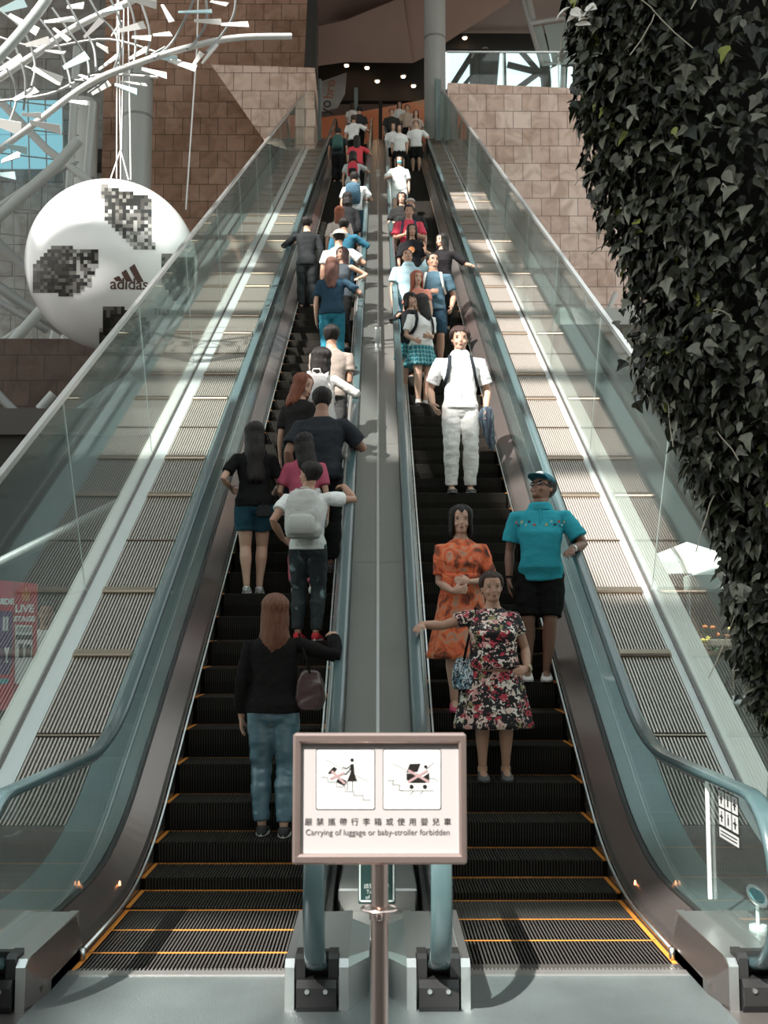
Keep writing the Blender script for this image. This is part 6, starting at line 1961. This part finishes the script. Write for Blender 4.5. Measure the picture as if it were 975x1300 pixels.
backpack(ppl['L14'], (.06, .12, .17), 'slate blue backpack on the white t-shirt, left escalator')
backpack(ppl['L15'], (.5, .05, .07), 'red and black backpack on the pale grey t-shirt', (.02, .02, .02), size=.8)
backpack(ppl['L17'], (.05, .11, .10), 'green grey backpack by the outer rail, high on the left')
backpack(ppl['R12'], (.03, .05, .08), 'dark straps and bag on the red t-shirt', size=.7)
backpack(ppl['R7'], (.60, .60, .56), 'pale strapped bag on the slate blue t-shirt', size=.7)
def hat(info, c, label, brim):
    hp = info['hpnt']; m = MB(); rings = []
    for t, o in ((.70, .06), (.8, .075), (.9, .08), (.98, .07), (1.0, .04)):
        w, yf, yb = hsec(t); s_ = 1 + o / .36
        rings.append([hp(w * s_ * math.cos(q), (yf if math.sin(q) > 0 else yb) * s_ * math.sin(q), t + .075 * ss(.6, 1, t)) for q in [2 * PI * i / 20 for i in range(20)]])
    m.loft(rings); o = m.build('hat', cloth(c), info['e'], smooth=True, local=True)
    if brim:
        m = MB(); n = 24
        def rg(r, z): return [hp(r * .86 * math.cos(2 * PI * i / n), r * math.sin(2 * PI * i / n), z) for i in range(n)]
        m.loft([rg(.42, .74), rg(.72, .64), rg(.72, .615), rg(.42, .71)], cap=False); m.build('brim', cloth(c), o, smooth=True, local=True)
hat(L10, (.78, .77, .74), '', True); hat(ppl['R13'], (.42, .38, .35), '', False)
m = MB(); hp = ppl['R14']['hpnt']; q_ = ppl['R14']['hh']; m.ell(hp(0, .36, .24), (.24 * q_, .14 * q_, .19 * q_), 14, 8, ppl['R14']['HM']); m.build('face_mask', cloth((.12, .45, .48)), ppl['R14']['e'], smooth=True, local=True)
m = MB(); hp = R7['hpnt']
for sx in (-1, 1):
    m.tube([hp(sx * .15 + .1 * math.cos(t), .435, .48 + .07 * math.sin(t)) for t in [2 * PI * i / 12 for i in range(13)]], .003, 6)
m.build('glasses', M['black_plastic'], R7['e'], smooth=True, local=True)
# bystander behind the left glass
by = at(62, 762, 12.0); z0 = by.z
person(dict(lod=1, sex='m', skin=0, head=(20, 0, 0), hair=('crop', BLK), top=('t_shirt', (.72, .70, .68), .7, .5, .016), bottom=('trousers', (.05, .05, .05), .95, .008), shoes=((.1, .1, .1), (.3, .3, .3)), seed=77, label='person in white t-shirt standing on the ground behind the left glass'), (by.x - .02, 12.0, .0), R(178), z0 * .995, make_target(-1))
def SHADE(x, y):
    """share of solid panels in the unseen roof"""
    t = noise.noise(Vector((x * .11, y * .11, 3.1)))
    if x > 2 and y > 8: return 0
    if y > 13 or (x < -16.5 and y > 5): return .96
    if y > 9: return .6
    if math.hypot(x + 9.3, y + 5.6) < 4: return 0
    if y > -9: return .28 + .4 * t
    if y > -14.5: return .8
    return 0 if -17 < x < -10 and y > -20 else .6
# ------------------------------------------------------------------ light
w = bpy.data.worlds.new('world'); sc.world = w; w.use_nodes = True
nt = w.node_tree; bg = nt.nodes['Background']
tc = nt.nodes.new('ShaderNodeTexCoord'); gr = nt.nodes.new('ShaderNodeSeparateXYZ'); rp = nt.nodes.new('ShaderNodeValToRGB')
nt.links.new(tc.outputs['Generated'], gr.inputs[0]); nt.links.new(gr.outputs[2], rp.inputs[0])
rp.color_ramp.elements[0].position = .0; rp.color_ramp.elements[0].color = (.46, .43, .39, 1)
rp.color_ramp.elements[1].position = .9; rp.color_ramp.elements[1].color = (.68, .77, .79, 1)
nt.links.new(rp.outputs[0], bg.inputs[0]); bg.inputs[1].default_value = 1.1
sl = bpy.data.lights.new('sun', 'SUN'); so_ = bpy.data.objects.new('sun', sl); COL.objects.link(so_)
SUN = Vector((-.42, -.62, .78)).normalized()      # towards the sun
so_.rotation_euler = SUN.to_track_quat('Z', 'Y').to_euler()
sl.energy = 6.0; sl.angle = R(.6); sl.color = (1, .955, .90)

# unseen roof beams, with solid panels added and opened to shape the dappled shade
RZ = 27.0
rf_ = tag(empty('shade_roof_lattice', (0, 5, RZ)), 'unseen steel roof lattice, its solid panels added to shape the sunlight', 'roof'); rf_['kind'] = 'structure'
rr_ = random.Random(4)
m = MB()
for i in range(13):
    m.box((-32 + i * 4, 5, RZ), (.3, 56, .5))
for j in range(15):
    m.box((-8, -23 + j * 4, RZ), (50, .3, .5))
for i in range(12):
    a = Vector((-32 + i * 4, -23, RZ - .4)); b = a + Vector((14, 56, 0)); m.tube([a, b], .22, 8) if i % 2 == 0 else None
m.build('beams', M['pipe_dark'], rf_)
m = MB()
for i in range(12):
    for j in range(14):
        x = -30 + i * 4; y = -21 + j * 4
        t = noise.noise(Vector((x * .13, y * .13, 3.1)))
        # solid panel where shade is wanted below
        if rr_.random() < SHADE(x, y) : m.box((x, y, RZ + .1), (3.5, 3.5, .1))
m.build('shade_panel', M['concrete'], rf_)

ov = MB(); ov.box((0, 47, 27.5), (40, 27, 4)); tag(ov.build('ceiling_shade_slab', M['soffit']), kind='structure')  # unseen slab added to keep sun off the upper walls and landing
# unseen wall added behind the viewer for reflections and to block low sky light
bb = MB()
bb.box((0, -14, 6), (60, 1, 12)); 
tag(bb.build('wall_light_block', mat('light_block_grey', (.25, .24, .22), .7, var=.4, vscale=.35)), kind='structure')
vs_ = sc.view_settings
sc.display_settings.display_device = 'sRGB'
vs_.view_transform = 'Standard'; vs_.look = 'None'; vs_.gamma = 1; vs_.use_curve_mapping = False; vs_.exposure = 1.18
